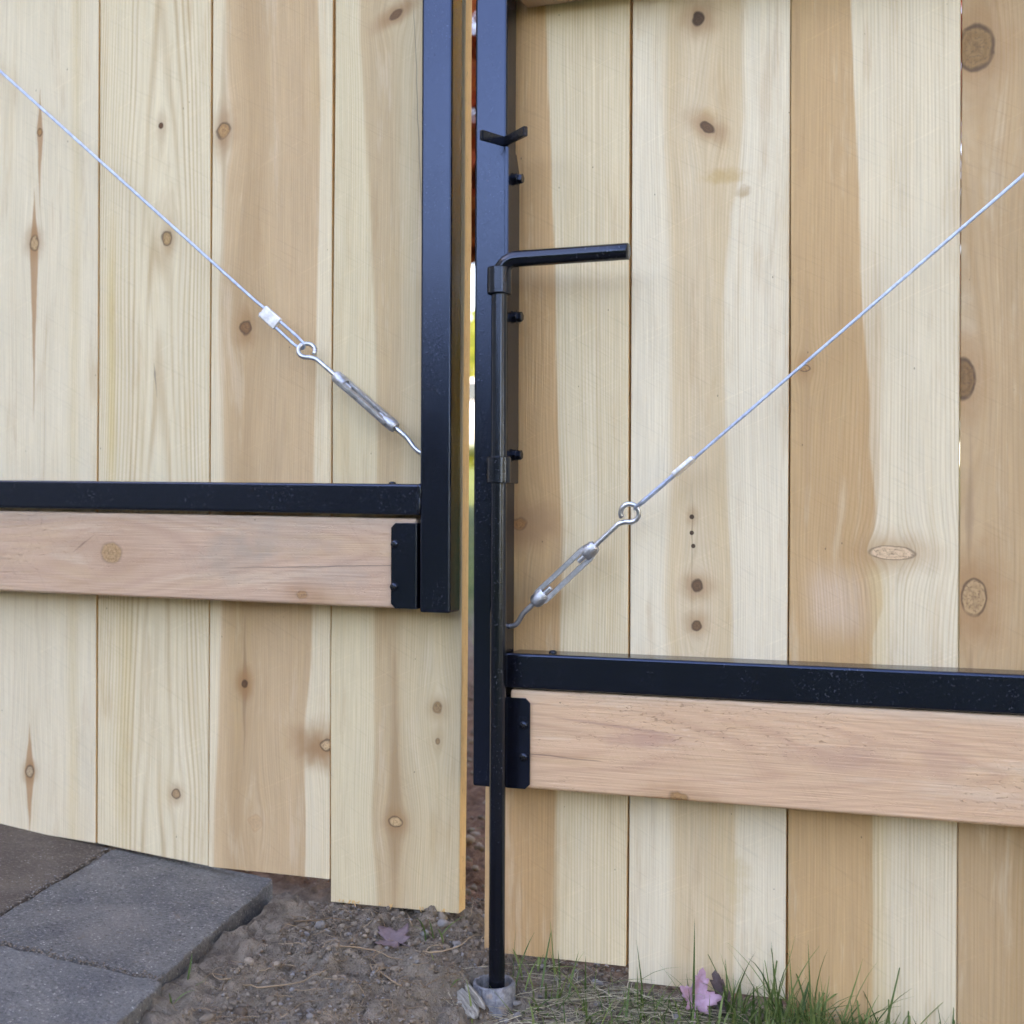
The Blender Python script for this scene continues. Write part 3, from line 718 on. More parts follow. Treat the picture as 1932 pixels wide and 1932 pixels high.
bmesh.ops.recalc_face_normals(bm, faces=bm.faces); bmesh.ops.bevel(bm, geom=list(bm.edges), offset=.0007, segments=2, affect='EDGES')
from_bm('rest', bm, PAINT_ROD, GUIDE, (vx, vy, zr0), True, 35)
for zb in (.7330, .6095, .4860):
    parts = []
    def disc(x0, x1, r, n, ph=0.0, bev=.0007):
        V, F = [], []
        for (x, q) in ((x0, r), (x1 - bev, r), (x1, r - bev)):
            for k in range(n): V.append((x, -.0290 + q * math.cos(2 * math.pi * k / n + ph), zb + q * math.sin(2 * math.pi * k / n + ph)))
        for i in range(2):
            for k in range(n): F.append((i * n + k, i * n + (k + 1) % n, (i + 1) * n + (k + 1) % n, (i + 1) * n + k))
        F.append(tuple(range(2 * n, 3 * n))); F.append(tuple(range(n))[::-1]); return V, F
    parts = [disc(.0124, .0146, .0048, 18), disc(.0146, .0155, .0058, 20, 0, .0003), disc(.0155, .0198, .0046, 6, rnd.uniform(0, 1))]
    V, F = join(parts); mk('bolt', V, F, PAINT_ROD, GUIDE, (.0124, -.029, zb))

# ------------------------------------------------------------------ drop rod and its sleeve
RR = 0.0071
pth = [(RXC, RYC, z) for z in np.linspace(-.045, .6480, 24)]
bend = arc((RXC + .0165, RYC, .6390 + .000), (-.0165, 0, 0), (0, 0, .0165), R(90), 8)
pth = [(RXC, RYC, z) for z in np.linspace(-.045, .6385, 24)] + [tuple(p) for p in bend[1:]]
pth += [(x, RYC - (x - .03) * .06, .6556 - (x - .03) * .010) for x in np.linspace(.034, .1262, 8)]
pth += [(.1268, RYC - .0058, .6546)]
rad = [RR] * (len(pth) - 1) + [RR * .90]
V, F = sweep(pth, rad, 20)
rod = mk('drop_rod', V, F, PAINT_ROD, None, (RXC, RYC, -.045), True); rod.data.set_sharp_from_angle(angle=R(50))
tag(rod, 'black steel drop rod with bent handle, standing in the ground sleeve', 'drop rod')

def sleeve_mat():
    m, t, b = new_mat('old_galvanised_pipe'); o = coords(t); x, y, z = split(t, o)
    n = noise(t, o, 180.0, 4, 0.65); v = noise(t, vec(t, x * 420.0, y * 420.0, z * 60.0), 1.0, 3, 0.6)
    c = mix(t, n.step(0.3, 0.7), (0.11, 0.115, 0.135), (0.26, 0.265, 0.285)); c = mix(t, v.step(0.60, 0.74) * 0.6, c, (0.46, 0.46, 0.47))
    c = mix(t, noise(t, o, 90.0, 2, 0.5).step(0.60, 0.68) * 0.5, c, (0.28, 0.20, 0.14))
    t.links.new(c, b.inputs['Base Color']); b.inputs['Metallic'].default_value = 0.35; b.inputs['Roughness'].default_value = 0.55
    bump(t, b, n + v, 0.0008); return m
n = 48; V, F = [], []; pc = Vector((.0062, -.0580)); ro, ri = .0186, .0152
prof = [(ri, -.06), (ri, .0226), (ri + .0007, .0236), (ro - .0008, .0236), (ro, .0226), (ro, -.04)]
for k in range(n):
    an = 2 * math.pi * k / n
    for q, (r_, z) in enumerate(prof):
        j = rnd.uniform(-1, 1) * (.0005 if 0 < q < 5 else 0)
        V.append((pc.x + (r_ + j * .5) * math.cos(an), pc.y + (r_ + j * .5) * math.sin(an), z + j + (.03 * (math.sin(an) * ro) if z > 0 else 0)))
m_ = len(prof)
for k in range(n):
    for i in range(m_ - 1):
        a, b = k * m_ + i, k * m_ + i + 1; c, d = ((k + 1) % n) * m_ + i + 1, ((k + 1) % n) * m_ + i
        F.append((a, b, c, d))
sl = mk('ground_sleeve', V, F, sleeve_mat(), None, (pc.x, pc.y, 0), True); sl.data.set_sharp_from_angle(angle=R(45))
tag(sl, 'short galvanised pipe set in the soil round the foot of the rod', 'pipe')

# ------------------------------------------------------------------ brace cables with turnbuckles
YC = -0.0285
def strand_rope(path, r=0.00068, hr=0.00086, pitch=0.018, n=6):
    """a twisted rope of n strands along a polyline"""
    P = [Vector(p) for p in path]; L = [0.0]
    for a, b in zip(P[:-1], P[1:]): L.append(L[-1] + (b - a).length)
    N = max(4, int(L[-1] / 0.0022)); pts, tan = [], []
    for i in range(N + 1):
        s = L[-1] * i / N; k = max(0, min(len(P) - 2, int(np.searchsorted(L, s, 'right')) - 1))
        f = (s - L[k]) / max(1e-9, L[k + 1] - L[k]); pts.append(P[k].lerp(P[k + 1], f)); tan.append((P[k + 1] - P[k]).normalized())
    out = []; nx = Vector((0, 1, 0)); nx = (nx - tan[0] * nx.dot(tan[0])).normalized(); fr = []
    for i in range(N + 1):
        nx = (nx - tan[i] * nx.dot(tan[i])).normalized(); fr.append((nx.copy(), tan[i].cross(nx)))
    for j in range(n):
        q = []
        for i in range(N + 1):
            an = 2 * math.pi * (j / n + L[-1] * i / N / pitch); q.append(pts[i] + (fr[i][0] * math.cos(an) + fr[i][1] * math.sin(an)) * hr)
        out.append(sweep(q, r, 5))
    out.append(sweep(pts, hr * .6, 5)); return join(out)

def brace(label, hook, eye, far, roll, loop_off, ferr_dist, side, hook_dir, ring_roll, flip):
    """hook: point on the post's side; eye: centre of the eye; far: top corner of the leaf"""
    H, Ey, Fa = Vector(hook), Vector(eye), Vector(far)
    root = empty('brace_cable', H); tag(root, label, 'cable', 'diagonal brace cables of the gate leaves')
    ax = (Ey - H).normalized(); nrm = Vector((0, -1, 0)); nrm = (nrm - ax * nrm.dot(ax)).normalized(); bi = ax.cross(nrm)
    p1 = nrm * math.cos(roll) + bi * math.sin(roll); p2 = ax.cross(p1)       # p1: across the two bars' plane normal, p2: along the pair
    L = (Ey - H).length
    A = Ey - ax * (L * side[0]); B = Ey - ax * (L * side[1])               # body ends: near the eye, near the hook
    # body: two eight-sided tapering ends and two bars
    parts = []
    el = 0.0155
    for (c, d) in ((A, -ax), (B, ax)):
        V, F = [], []; n = 16
        for (s, q2, q1) in ((0.0, .0048, .0048), (.0022, .0062, .0060), (el * .55, .0070, .0058), (el * .9, .0076, .0040)):
            for k in range(n):
                an = 2 * math.pi * k / n
                V.append(c + d * s + p2 * (q2 * math.cos(an)) + p1 * (q1 * math.sin(an)))
        for i in range(3):
            for k in range(n): F.append((i * n + k, i * n + (k + 1) % n, (i + 1) * n + (k + 1) % n, (i + 1) * n + k))
        F.append(tuple(range(n))[::-1]); F.append(tuple(range(3 * n, 4 * n))); parts.append((V, F))
    for sg in (-1, 1):
        q = [A - ax * (el * .55) + p2 * sg * .0051, A - ax * (el * 1.0) + p2 * sg * .0054, A - ax * (el * 1.7) + p2 * sg * .0051,
             B + ax * (el * 1.7) + p2 * sg * .0051, B + ax * (el * 1.0) + p2 * sg * .0054, B + ax * (el * .55) + p2 * sg * .0051]
        V, F = [], []
        for p in q:
            for (a, b) in ((-.0019, -.0026), (.0019, -.0026), (.0025, 0), (.0019, .0026), (-.0019, .0026), (-.0025, 0)):
                V.append(p + p2 * a + p1 * b)
        for i in range(len(q) - 1):
            for k in range(6): F.append((i * 6 + k, i * 6 + (k + 1) % 6, (i + 1) * 6 + (k + 1) % 6, (i + 1) * 6 + k))
        F.append((5, 4, 3, 2, 1, 0)); o = (len(q) - 1) * 6; F.append(tuple(range(o, o + 6))); parts.append((V, F))
    V, F = join(parts); o = mk('turnbuckle_body', V, F, CAST, root, A, True); o.data.set_sharp_from_angle(angle=R(38))
    # eye bolt: threaded shank and an open ring
    rr, wr = .0080, .0023
    e1 = nrm * math.cos(ring_roll) + bi * math.sin(ring_roll); e2 = ax.cross(e1) * flip
    s0 = A - ax * (el + .006)
    shank = [s0 + ax * (i * .0006) for i in range(int(((Ey - ax * (rr + .008)) - s0).length / .0006))]
    nth = len(shank); rads = [wr * (1.0 + (.10 if i % 2 else -.06)) if i < nth * .75 else wr for i in range(nth)]
    ring = []
    for i in range(22):
        an = R(-150) + R(318) * i / 21
        ring.append(Ey + ax * (rr * math.cos(an)) + e2 * (rr * math.sin(an)))
    neck = [Ey - ax * (rr + .0055) - e2 * .0002, Ey - ax * (rr + .0015) - e2 * .0022]
    pthE = shank + neck + ring
    V, F = sweep(pthE, rads + [wr] * (len(neck) + len(ring)), 10); mk('eye_bolt', V, F, ZINC, root, s0, True)
    # hook bolt
    s1 = B + ax * (el + .006); Hh = H
    hd = Vector(hook_dir).normalized()
    sh = [s1 - ax * (i * .0006) for i in range(int(((s1 - B).length + .013) / .0006))]
    nth = len(sh); rads = [wr * (1.0 + (.10 if i % 2 else -.06)) for i in range(nth)]
    e = sh[-1]; c1 = e - ax * .009; dn = Vector((0, 0, -1))
    bez = []
    P0, P1, P2, P3 = e, e - ax * .010, H + hd * .010 + dn * .004, H - hd * .010
    for i in range(1, 13):
        f = i / 12; bez.append(P0 * (1 - f) ** 3 + P1 * (3 * f * (1 - f) ** 2) + P2 * (3 * f * f * (1 - f)) + P3 * f ** 3)
    V, F = sweep(sh + bez, rads + [wr] * 12, 10); mk('hook_bolt', V, F, ZINC, root, s1, True)
    # wire rope: up from the crimp, round the eye and back
    dr = (Fa - Ey).normalized(); lo = Vector(loop_off)
    fc = Ey + dr * ferr_dist
    tip = Ey + ax * rr
    loop = [fc + lo * .45, Ey + dr * (rr + .007) + lo * .50, tip + lo * .42 - ax * .0005]
    loop += [tip - ax * .0026 + lo * .22 + Vector((0, .0010, 0)), tip - ax * .0030 - lo * .10 + Vector((0, .0026, 0)), tip - ax * .001 - lo * .40 + Vector((0, .0016, 0)), Ey + dr * (rr + .007) - lo * .50, fc - lo * .45, fc + dr * .016 - lo * .45]
    run = [Fa, fc + dr * .03 + lo * .30, fc + lo * .45]
    V, F = strand_rope(run + loop[1:]); mk('wire_rope', V, F, WIRE, root, fc, True)
    # crimp sleeve
    w = lo.normalized(); th = dr.cross(w).normalized()
    bm = bbox((-.0112, -.0066, -.0024), (.0112, .0066, .0024), .0014, 3)
    for q in bm.verts:
        if abs(q.co.x) < .004: q.co.z *= .86; q.co.y *= 1.05
    M = Matrix((dr, w, th)).transposed().to_4x4(); M.translation = fc + dr * .004
    bmesh.ops.transform(bm, matrix=M, verts=bm.verts)
    from_bm('crimp_sleeve', bm, ALU, root, fc, True, 40)
    return root
brace('twisted wire brace cable of the left leaf, its turnbuckle hooked on the post', (-.0742, YC, .4880), (-.1978, YC, .5876), (-1.60, YC - .002, 1.761), R(74), (.0052, 0, .0060), .0475, (.245, .755), (-1, 0, 0), R(38), 1)
brace('twisted wire brace cable of the right leaf, its open turnbuckle beside the drop rod', (.0096, YC, .3335), (.1192, YC, .4345), (1.64, YC - .002, 1.713), R(8), (0, .0078, 0), .058, (.28, .80), (1, 0, 0), R(10), -1)

# ------------------------------------------------------------------ small things on the ground
def foliage_mat(name, c0, c1, trans=0.35, rough=0.5):
    m, t, b = new_mat(name)
    oi = t.nodes.new('ShaderNodeNewGeometry'); f = X(t, oi.outputs['Random Per Island'])
    c = mix(t, f, c0, c1); t.links.new(c, b.inputs['Base Color']); b.inputs['Roughness'].default_value = rough; b.inputs['Specular IOR Level'].default_value = 0.3
    tr = t.nodes.new('ShaderNodeBsdfTranslucent'); t.links.new(c, tr.inputs[0])
    mx = t.nodes.new('ShaderNodeMixShader'); mx.inputs[0].default_value = trans
    t.links.new(b.outputs[0], mx.inputs[1]); t.links.new(tr.outputs[0], mx.inputs[2])
    t.links.new(mx.outputs[0], t.nodes['Material Output'].inputs[0])
    return m
GRASS = foliage_mat('grass_green', (0.055, 0.110, 0.030), (0.215, 0.285, 0.095))
STRAW = foliage_mat('dry_straw', (0.24, 0.20, 0.13), (0.58, 0.52, 0.38), 0.15, 0.7)
ROOT = foliage_mat('root_fibre', (0.16, 0.10, 0.06), (0.36, 0.26, 0.17), 0.0, 0.8)

def blade(p, h, az, lean, curl, w, seg=6, twist=0.6):
    """a tapering, V-folded grass blade"""
    V, F = [], []; q = Vector(p); th = lean; d = Vector((math.cos(az), math.sin(az), 0))
    for i in range(seg + 1):
        f = i / seg; ww = w * (1 - f ** 2.2) * (0.55 + 0.45 * min(1, f * 4)) + 0.00008
        sd = Vector((-math.sin(az + twist * f), math.cos(az + twist * f), 0)); nn = Vector((math.cos(az), math.sin(az), 0)) * 0.18 * ww
        V += [q - sd * ww, q - nn, q + sd * ww]
        q = q + (d * math.sin(th) + Vector((0, 0, math.cos(th)))) * (h / seg); th += curl / seg
    for i in range(seg):
        a = i * 3; F += [(a, a + 1, a + 4, a + 3), (a + 1, a + 2, a + 5, a + 4)]
    return V, F
def fibre(p, L, az, r, n=7, wig=0.9, lift=0.3):
    pts = [Vector(p)]; e = rnd.uniform(0.0, lift)
    for i in range(n):
        az += rnd.uniform(-wig, wig); e = e * 0.6 + rnd.uniform(-lift, lift) * 0.5
        q = pts[-1] + Vector((math.cos(az) * math.cos(e), math.sin(az) * math.cos(e), math.sin(e))) * (L / n)
        q.z = max(q.z, gz_at(q.x, q.y) + r * 0.6); pts.append(q)
    return sweep(pts, [r * (1 - 0.6 * i / n) for i in range(n + 1)], 4)
def in_path(x, y): return x < -0.20 - 0.08 * y and y < 0.1

bl = []
def tuft(x, y, n, h, spread=0.016, w=0.0010, lean=0.55):
    for _ in range(n):
        px, py = x + rnd.gauss(0, spread), y + rnd.gauss(0, spread * .7)
        if -0.004 < py < 0.020: py = -0.006 - rnd.random() * .01
        bl.append(blade((px, py, gz_at(px, py) - .002), h * rnd.uniform(.45, 1.1), rnd.uniform(0, 6.28), abs(rnd.gauss(0, lean)), rnd.uniform(-0.2, 1.7), w * rnd.uniform(.7, 1.3)))
for (x, y, n_, h) in ((.030, -.022, 5, .055), (.052, -.026, 7, .075), (.075, -.020, 6, .070), (.066, -.045, 5, .05), (.040, -.050, 5, .045), (.055, -.085, 6, .04), (.09, -.06, 7, .045), (.10, -.022, 6, .05), (.12, -.05, 8, .045), (.15, -.06, 9, .045), (.13, -.09, 8, .04), (.032, -.085, 4, .06), (.20, -.024, 10, .085), (.235, -.022, 16, .080), (.255, -.020, 24, .085), (.268, -.026, 18, .095), (.285, -.024, 12, .08), (.31, -.022, 12, .07), (.335, -.026, 12, .085), (.36, -.022, 10, .06), (.40, -.024, 8, .055), (.44, -.022, 8, .05), (.175, -.020, 5, .05), (.14, -.022, 4, .04)):
    tuft(x, y, n_, h)
for _ in range(3600):
    x = rnd.triangular(.05, .75, .30); y = -abs(rnd.gauss(0.005, .07)) - .006
    if rnd.random() < np.interp(x, [.08, .22, .3], [.35, .75, 1.0]): tuft(x, y, 1, rnd.uniform(.02, .055), .002, .0008, .75)
for _ in range(260):
    x = rnd.uniform(.03, .16); y = rnd.uniform(-.13, -.006); tuft(x, y, 1, rnd.uniform(.015, .035), .002, .0009, .9) if rnd.random() < .35 else None
for (x, y, n_, h) in ((-.064, -.035, 6, .040), (-.085, .05, 3, .03), (-.118, .34, 7, .075), (-.155, .50, 6, .06), (-.14, .42, 5, .06), (-.21, .72, 8, .07), (-.205, -.21, 2, .022), (-.195, -.245, 2, .025), (.02, -.045, 2, .075), (-.03, -.09, 3, .022)):
    tuft(x, y, n_, h, .006)
for _ in range(900):                                             # lawn edge behind and to the sides, out towards the shrubs
    x, y = rnd.uniform(-1.6, 1.0), rnd.uniform(1.3, 3.2); tuft(x, y, 1, rnd.uniform(.04, .09), .004, .002, .5)
V, F = join(bl); g = mk('grass', V, F, GRASS, None, (0, 0, 0), True); tag(g, 'green grass blades growing in loose tufts along the foot of the right gate', 'grass', None, 'stuff')

st = []
for _ in range(1500):
    x = rnd.triangular(.0, .55, .08); y = rnd.uniform(-.16, -.004)
    if math.hypot(x - .006, y + .058) < .026: continue
    az = rnd.gauss(0.3, .9) + (math.pi if rnd.random() < .5 else 0)
    st.append(fibre((x, y, gz_at(x, y) + rnd.uniform(.0005, .009)), rnd.uniform(.012, .065), az, rnd.uniform(.00018, .00055), 5, .38, .25))
V, F = join(st); g = mk('dry_grass', V, F, STRAW, None, (0, 0, 0), True); tag(g, 'dead straw-coloured grass matted on the soil right of the pipe', 'straw', None, 'stuff')
rt_ = []
for _ in range(900):
    x, y = rnd.uniform(-.42, .06), rnd.uniform(-.42, .07)
    if in_path(x, y) or math.hypot(x - .006, y + .058) < .022: continue
    rt_.append(fibre((x, y, gz_at(x, y) + .001), rnd.uniform(.010, .040), rnd.uniform(0, 6.28), rnd.uniform(.00022, .00055), 7, .9, .5))
for (x, y, L_, az) in ((-.085, -.030, .09, 2.2), (-.125, -.12, .07, .4), (-.05, -.13, .10, 2.9), (-.16, -.20, .08, .2), (-.05, -.085, .06, -.6), (-.19, -.06, .07, -.5)):
    rt_.append(fibre((x, y, gz_at(x, y) + .003), L_, az, .0009, 10, .5, .5))
V, F = join(rt_); g = mk('root_fibres', V, F, ROOT, None, (0, 0, 0), True); tag(g, 'fine torn roots and fibres strewn over the bare soil', 'roots', None, 'stuff')

bm = bmesh.new(); bmesh.ops.create_icosphere(bm, subdivisions=2, radius=1.0)
ico_v = np.array([q.co[:] for q in bm.verts]); ico_f = [tuple(q.index for q in f.verts) for f in bm.faces]; bm.free()
bm = bmesh.new(); bmesh.ops.create_icosphere(bm, subdivisions=1, radius=1.0)
ic1_v = np.array([q.co[:] for q in bm.verts]); ic1_f = [tuple(q.index for q in f.verts) for f in bm.faces]; bm.free()
def pebble(p, r, lo=False, flat=0.75):
    v0, f0 = (ic1_v, ic1_f) if lo else (ico_v, ico_f)
    sc = np.array([rng.uniform(.8, 1.25), rng.uniform(.7, 1.1), rng.uniform(.5, 1.0) * flat + .1])
    k = rng.normal(0, 1, (3, 3)); jig = 1 + 0.16 * np.sin(v0 @ k * 2.2).sum(1, keepdims=True) / 1.7 + rng.normal(0, .10, (len(v0), 1))
    v = v0 * jig * sc * r; a = rng.uniform(0, 6.28); c_, s_ = math.cos(a), math.sin(a)
    v = np.stack([v[:, 0] * c_ - v[:, 1] * s_, v[:, 0] * s_ + v[:, 1] * c_, v[:, 2]], 1) + np.array(p)
    return v.tolist(), f0
def stone_mat(name, c0, c1):
    m, t, b = new_mat(name); gi = t.nodes.new('ShaderNodeNewGeometry'); f = X(t, gi.outputs['Random Per Island'])
    n_ = noise(t, coords(t), 300.0, 3, 0.6); c = mix(t, f, c0, c1); c = gain(t, c, n_ * 0.7 + 0.65)
    t.links.new(c, b.inputs['Base Color']); b.inputs['Roughness'].default_value = 0.85; b.inputs['Specular IOR Level'].default_value = 0.25
    bump(t, b, n_, 0.0012); return m
PEB = stone_mat('pebble_stone', (0.11, 0.098, 0.09), (0.27, 0.25, 0.24)); CLOD = stone_mat('soil_crumbs', (0.098, 0.074, 0.057), (0.265, 0.212, 0.165))
pb, cl = [], []
for _ in range(2200):
    x, y = rnd.uniform(-.42, .12), rnd.uniform(-.42, .16)
    if in_path(x, y) or math.hypot(x - .006, y + .058) < .022: continue
    r = min(.0048, .0008 + rnd.expovariate(1 / .0009))
    if rnd.random() < (.55 if y > -.03 else .22): pb.append(pebble((x, y, gz_at(x, y) + r * .35), r, r < .0022))
    else: cl.append(pebble((x, y, gz_at(x, y) + r * .30), r * 1.25, r < .0022, .9))
for _ in range(15000):
    x, y = rnd.triangular(-.40, .16, -.06), rnd.uniform(-.36, .12)
    if in_path(x, y) or math.hypot(x - .006, y + .058) < .021: continue
    r = min(.0032, .0004 + rnd.expovariate(1 / .00055)); v_, f_ = pebble((x, y, gz_at(x, y) + r * .35), r, True, 1.0); (cl if rnd.random() < .86 else pb).append((v_, f_))
for _ in range(500):
    x, y = rnd.uniform(-.30, .02), rnd.uniform(.15, 1.3); r = rnd.uniform(.002, .008); cl.append(pebble((x - .35 * y * .9, y, gz_at(x - .35 * y * .9, y) + r * .3), r, True))
for _ in range(160):
    x, y = rnd.uniform(.02, .40), rnd.uniform(-.15, -.01); r = rnd.uniform(.002, .0045); pb.append(pebble((x, y, gz_at(x, y) + r * .2), r))
for (x, y, r) in ((-.062, -.012, .0075), (-.072, -.030, .0062), (-.045, -.022, .0058), (-.1, -.006, .0055), (-.155, -.075, .0075), (-.030, .028, .006), (-.036, .05, .007), (.034, -.075, .006)):
    pb.append(pebble((x, y, gz_at(x, y) + r * .3), r * .7))
for _ in range(900):                                              # sand and crumbs swept into the slab joints
    q = c0 + (-ex * rnd.uniform(0, .19) + ey * (rnd.gauss(-.002, .0035)) if rnd.random() < .6 else -ex * (.187 + rnd.gauss(0, .003)) + ey * rnd.uniform(0, .26)); r = rnd.uniform(.0004, .0012)
    (pb if rnd.random() < .5 else cl).append(pebble((q.x, q.y, pav_z(q.x, q.y) + r * .2), r, True))
V, F = join(pb); g = mk('gravel', V, F, PEB, None, (0, 0, 0), True); tag(g, 'small grey pebbles scattered in the bare soil below the gates', 'gravel', None, 'stuff')
V, F = join(cl); g = mk('soil_crumbs', V, F, CLOD, None, (0, 0, 0), True); tag(g, 'brown crumbs of loose soil between the path and the pipe', 'soil', None, 'stuff')

# fallen maple leaves
def leaf_mat(name, c0, c1, vein):
    m, t, b = new_mat(name); o = coords(t); n_ = noise(t, o, 120.0, 3, 0.6)
    c = mix(t, n_.step(0.3, 0.7), c0, c1); c = mix(t, noise(t, o, 420.0, 2, 0.5).step(0.62, 0.75) * 0.4, c, vein)
    t.links.new(c, b.inputs['Base Color']); b.inputs['Roughness'].default_value = 0.6
    bump(t, b, n_, 0.0012); return m
def maple_leaf(name, loc, size, rot, fold, mat, label, curl=0.6):
    """five pointed lobes round a mid-rib, folded and curled"""
    tips = [(-2.35, .50), (-1.25, .78), (0.0, 1.0), (1.25, .78), (2.35, .50)]
    out = []
    for k, (a, l) in enumerate(tips):
        for da, f in ((-.44, .60), (-.34, .76), (-.22, .72), (-.13, .88), (0, 1.0), (.13, .88), (.22, .72), (.34, .76), (.44, .60)): out.append((a + da * (1.0), l * f))
        if k < 4: out.append(((a + tips[k + 1][0]) / 2, .42))
    out.append((math.pi, .14))
    V = [Vector((0, 0, 0))]; n_ = len(out)
    for f in (.35, .7, 1.0):
        for (a, l) in out: V.append(Vector((math.sin(a) * l * f, math.cos(a) * l * f, 0)))
    F = [(0, 1 + (i + 1) % n_, 1 + i) for i in range(n_)]
    for j in range(2):
        for i in range(n_):
            a, b = 1 + j * n_ + i, 1 + j * n_ + (i + 1) % n_; F.append((a, b, b + n_, a + n_))
    st0 = len(V)
    for q in V:
        x, y = q.x, q.y
        q.z = abs(x) * fold + curl * (y * y * .35 - .12 * x * y) + 0.05 * math.sin(7 * x + 3 * y)
    sv, sf = sweep([(0, -.10 - i * .14, 0.02 + .04 * i) for i in range(6)], .018, 5)
    V2, F2 = join([(V, F), (sv, sf)])
    M = rot.to_4x4(); V2 = [M @ (Vector(q) * size) + Vector(loc) for q in V2]
    o = mk(name, V2, F2, mat, None, loc, True); s = o.modifiers.new('thick', 'SOLIDIFY'); s.thickness = 0.0004
    tag(o, label, 'leaf', 'fallen maple leaves'); return o
from mathutils import Euler
def ep(x, y, dz=0.004): return (x, y, gz_at(x, y) + dz)
maple_leaf('maple_leaf', ep(.178, -.024, .017), .027, Euler((R(66), R(14), R(24))).to_matrix(), .75, leaf_mat('leaf_pink', (.36, .20, .26), (.45, .28, .36), (.30, .12, .14)), 'pink maple leaf standing up in the grass against the gate', .9)
maple_leaf('maple_leaf', ep(-.088, -.058, .006), .026, Euler((R(14), R(-18), R(60))).to_matrix(), .30, leaf_mat('leaf_purple', (.11, .075, .085), (.17, .115, .125), (.07, .05, .05)), 'dull purple leaf lying flat on the bare soil', .3)
maple_leaf('maple_leaf', ep(.202, -.014, .012), .026, Euler((R(70), R(-20), R(-30))).to_matrix(), .8, leaf_mat('leaf_brown', (.075, .05, .05), (.13, .085, .08), (.05, .035, .03)), 'shrivelled dark leaf half hidden behind grass blades', 1.4)

# weathered splinter of wood leaning on the pipe
m, t, b = new_mat('weathered_wood'); x, y, z = split(t, coords(t))
n_ = noise(t, vec(t, x * 40.0, y * 420.0, z * 420.0), 1.0, 4, 0.65); c = mix(t, n_.step(.30, .72), (.12, .105, .09), (.42, .39, .34)); t.links.new(c, b.inputs['Base Color']); b.inputs['Roughness'].default_value = .9; bump(t, b, n_, .003)
def splint(L_, w, h, seed):
    q = random.Random(seed); V, F = [], []; n1 = 9; m1 = 8
    for i in range(n1):
        f = i / (n1 - 1); tp = (1 - abs(2 * f - 1) ** 3) * .75 + .25
        for k in range(m1):
            a = 2 * math.pi * k / m1; V.append(Vector(((f - .5) * L_ + q.uniform(-1, 1) * .0012, math.cos(a) * w * tp * (q.uniform(.92, 1.06) if i else .9), math.sin(a) * h * tp * (.85 + .3 * ((k * 7) % 3) / 2))))
    for i in range(n1 - 1):
        for k in range(m1): F.append((i * m1 + k, i * m1 + (k + 1) % m1, (i + 1) * m1 + (k + 1) % m1, (i + 1) * m1 + k))
    F.append(tuple(range(m1))[::-1]); F.append(tuple(range((n1 - 1) * m1, n1 * m1))); return V, F
V1, F1 = splint(.046, .0085, .0050, 3); V2, F2 = splint(.040, .0036, .0034, 5)
V2 = [q + Vector((.004, .0095, .0035)) for q in V2]; V, F = join([(V1, F1), (V2, F2)])
Mx = Euler((R(28), R(14), R(-42))).to_matrix(); cw = Vector((-.010, -.0865, gz_at(-.010, -.0865) + .0075))
o = mk('wood_splinter', [q + cw for q in V], F, m, None, cw); o.rotation_euler = Mx.to_euler(); tag(o, 'weathered grey splinter of wood lying against the pipe', 'wood piece')

# ------------------------------------------------------------------ beyond the gate
BARK = plain('bark', (0.10, 0.075, 0.055), 0.9, var=0.3, vscale=40, bumpd=0.01, bscale=60)
def leafy(center, rad, n, size, seed, hollow=0.55, lump=0.35):
    q = np.random.default_rng(seed); V, F = [], []
    cl_ = q.normal(0, 1, (14, 3)); cl_ /= np.linalg.norm(cl_, axis=1)[:, None]
    for i in range(n):
        d = q.normal(0, 1, 3); d /= np.linalg.norm(d); lob = 1 + lump * (np.max(cl_ @ d) - 0.75) * 2
        r = (hollow + (1 - hollow) * q.random() ** .6) * lob
        p = Vector(center) + Vector(d * r * np.array(rad)); s = size * q.uniform(.6, 1.3)
        a = Vector(q.normal(0, 1, 3)).normalized(); b = a.cross(Vector(q.normal(0, 1, 3))).normalized()
        o = len(V); V += [p - a * s, p + b * s * .5 + a * s * .1, p + a * s, p - b * s * .5 + a * s * .1]; F.append((o, o + 1, o + 2, o + 3))
    return V, F
def tree(name, label, cat, base, crown_c, rad, n, size, mat, seed, trunk_r=.06, grp=None, limbs=5):
    root = empty(name, base); tag(root, label, cat, grp)
    q = random.Random(seed); B = Vector(base); Cc = Vector(crown_c)
    prt = [sweep([B - Vector((0, 0, .1)), B.lerp(Cc, .3) + Vector((q.uniform(-.05, .05), 0, 0)), B.lerp(Cc, .7), Cc + Vector((0, 0, rad[2] * .5))], [trunk_r * 1.25, trunk_r, trunk_r * .7, trunk_r * .2], 8)]
    for k in range(limbs):
        a = 6.28 * k / limbs + q.random(); s = B.lerp(Cc, q.uniform(.35, .8)); e = Cc + Vector((math.cos(a) * rad[0] * .8, math.sin(a) * rad[1] * .8, q.uniform(-.2, .6) * rad[2]))
        prt.append(sweep([s, s.lerp(e, .5) + Vector((0, 0, .1 * rad[2])), e], [trunk_r * .5, trunk_r * .3, trunk_r * .08], 6))
    V, F = join(prt); mk('trunk', V, F, BARK, root, base, True)
    V, F = leafy(crown_c, rad, n, size, seed); mk('crown', V, F, mat, root, crown_c)
    return root
RED = foliage_mat('red_maple_leaves', (0.33, 0.040, 0.018), (0.50, 0.13, 0.045), .5); YEL = foliage_mat('yellow_leaves', (0.50, 0.32, 0.035), (0.62, 0.46, 0.09), .5)
LIME = foliage_mat('yellow_green_leaves', (0.14, 0.19, 0.03), (0.34, 0.36, 0.07), .45); GRN = foliage_mat('green_leaves', (0.030, 0.065, 0.020), (0.075, 0.125, 0.035), .35)
def gh(x, y): return float(ground_h(x, y))
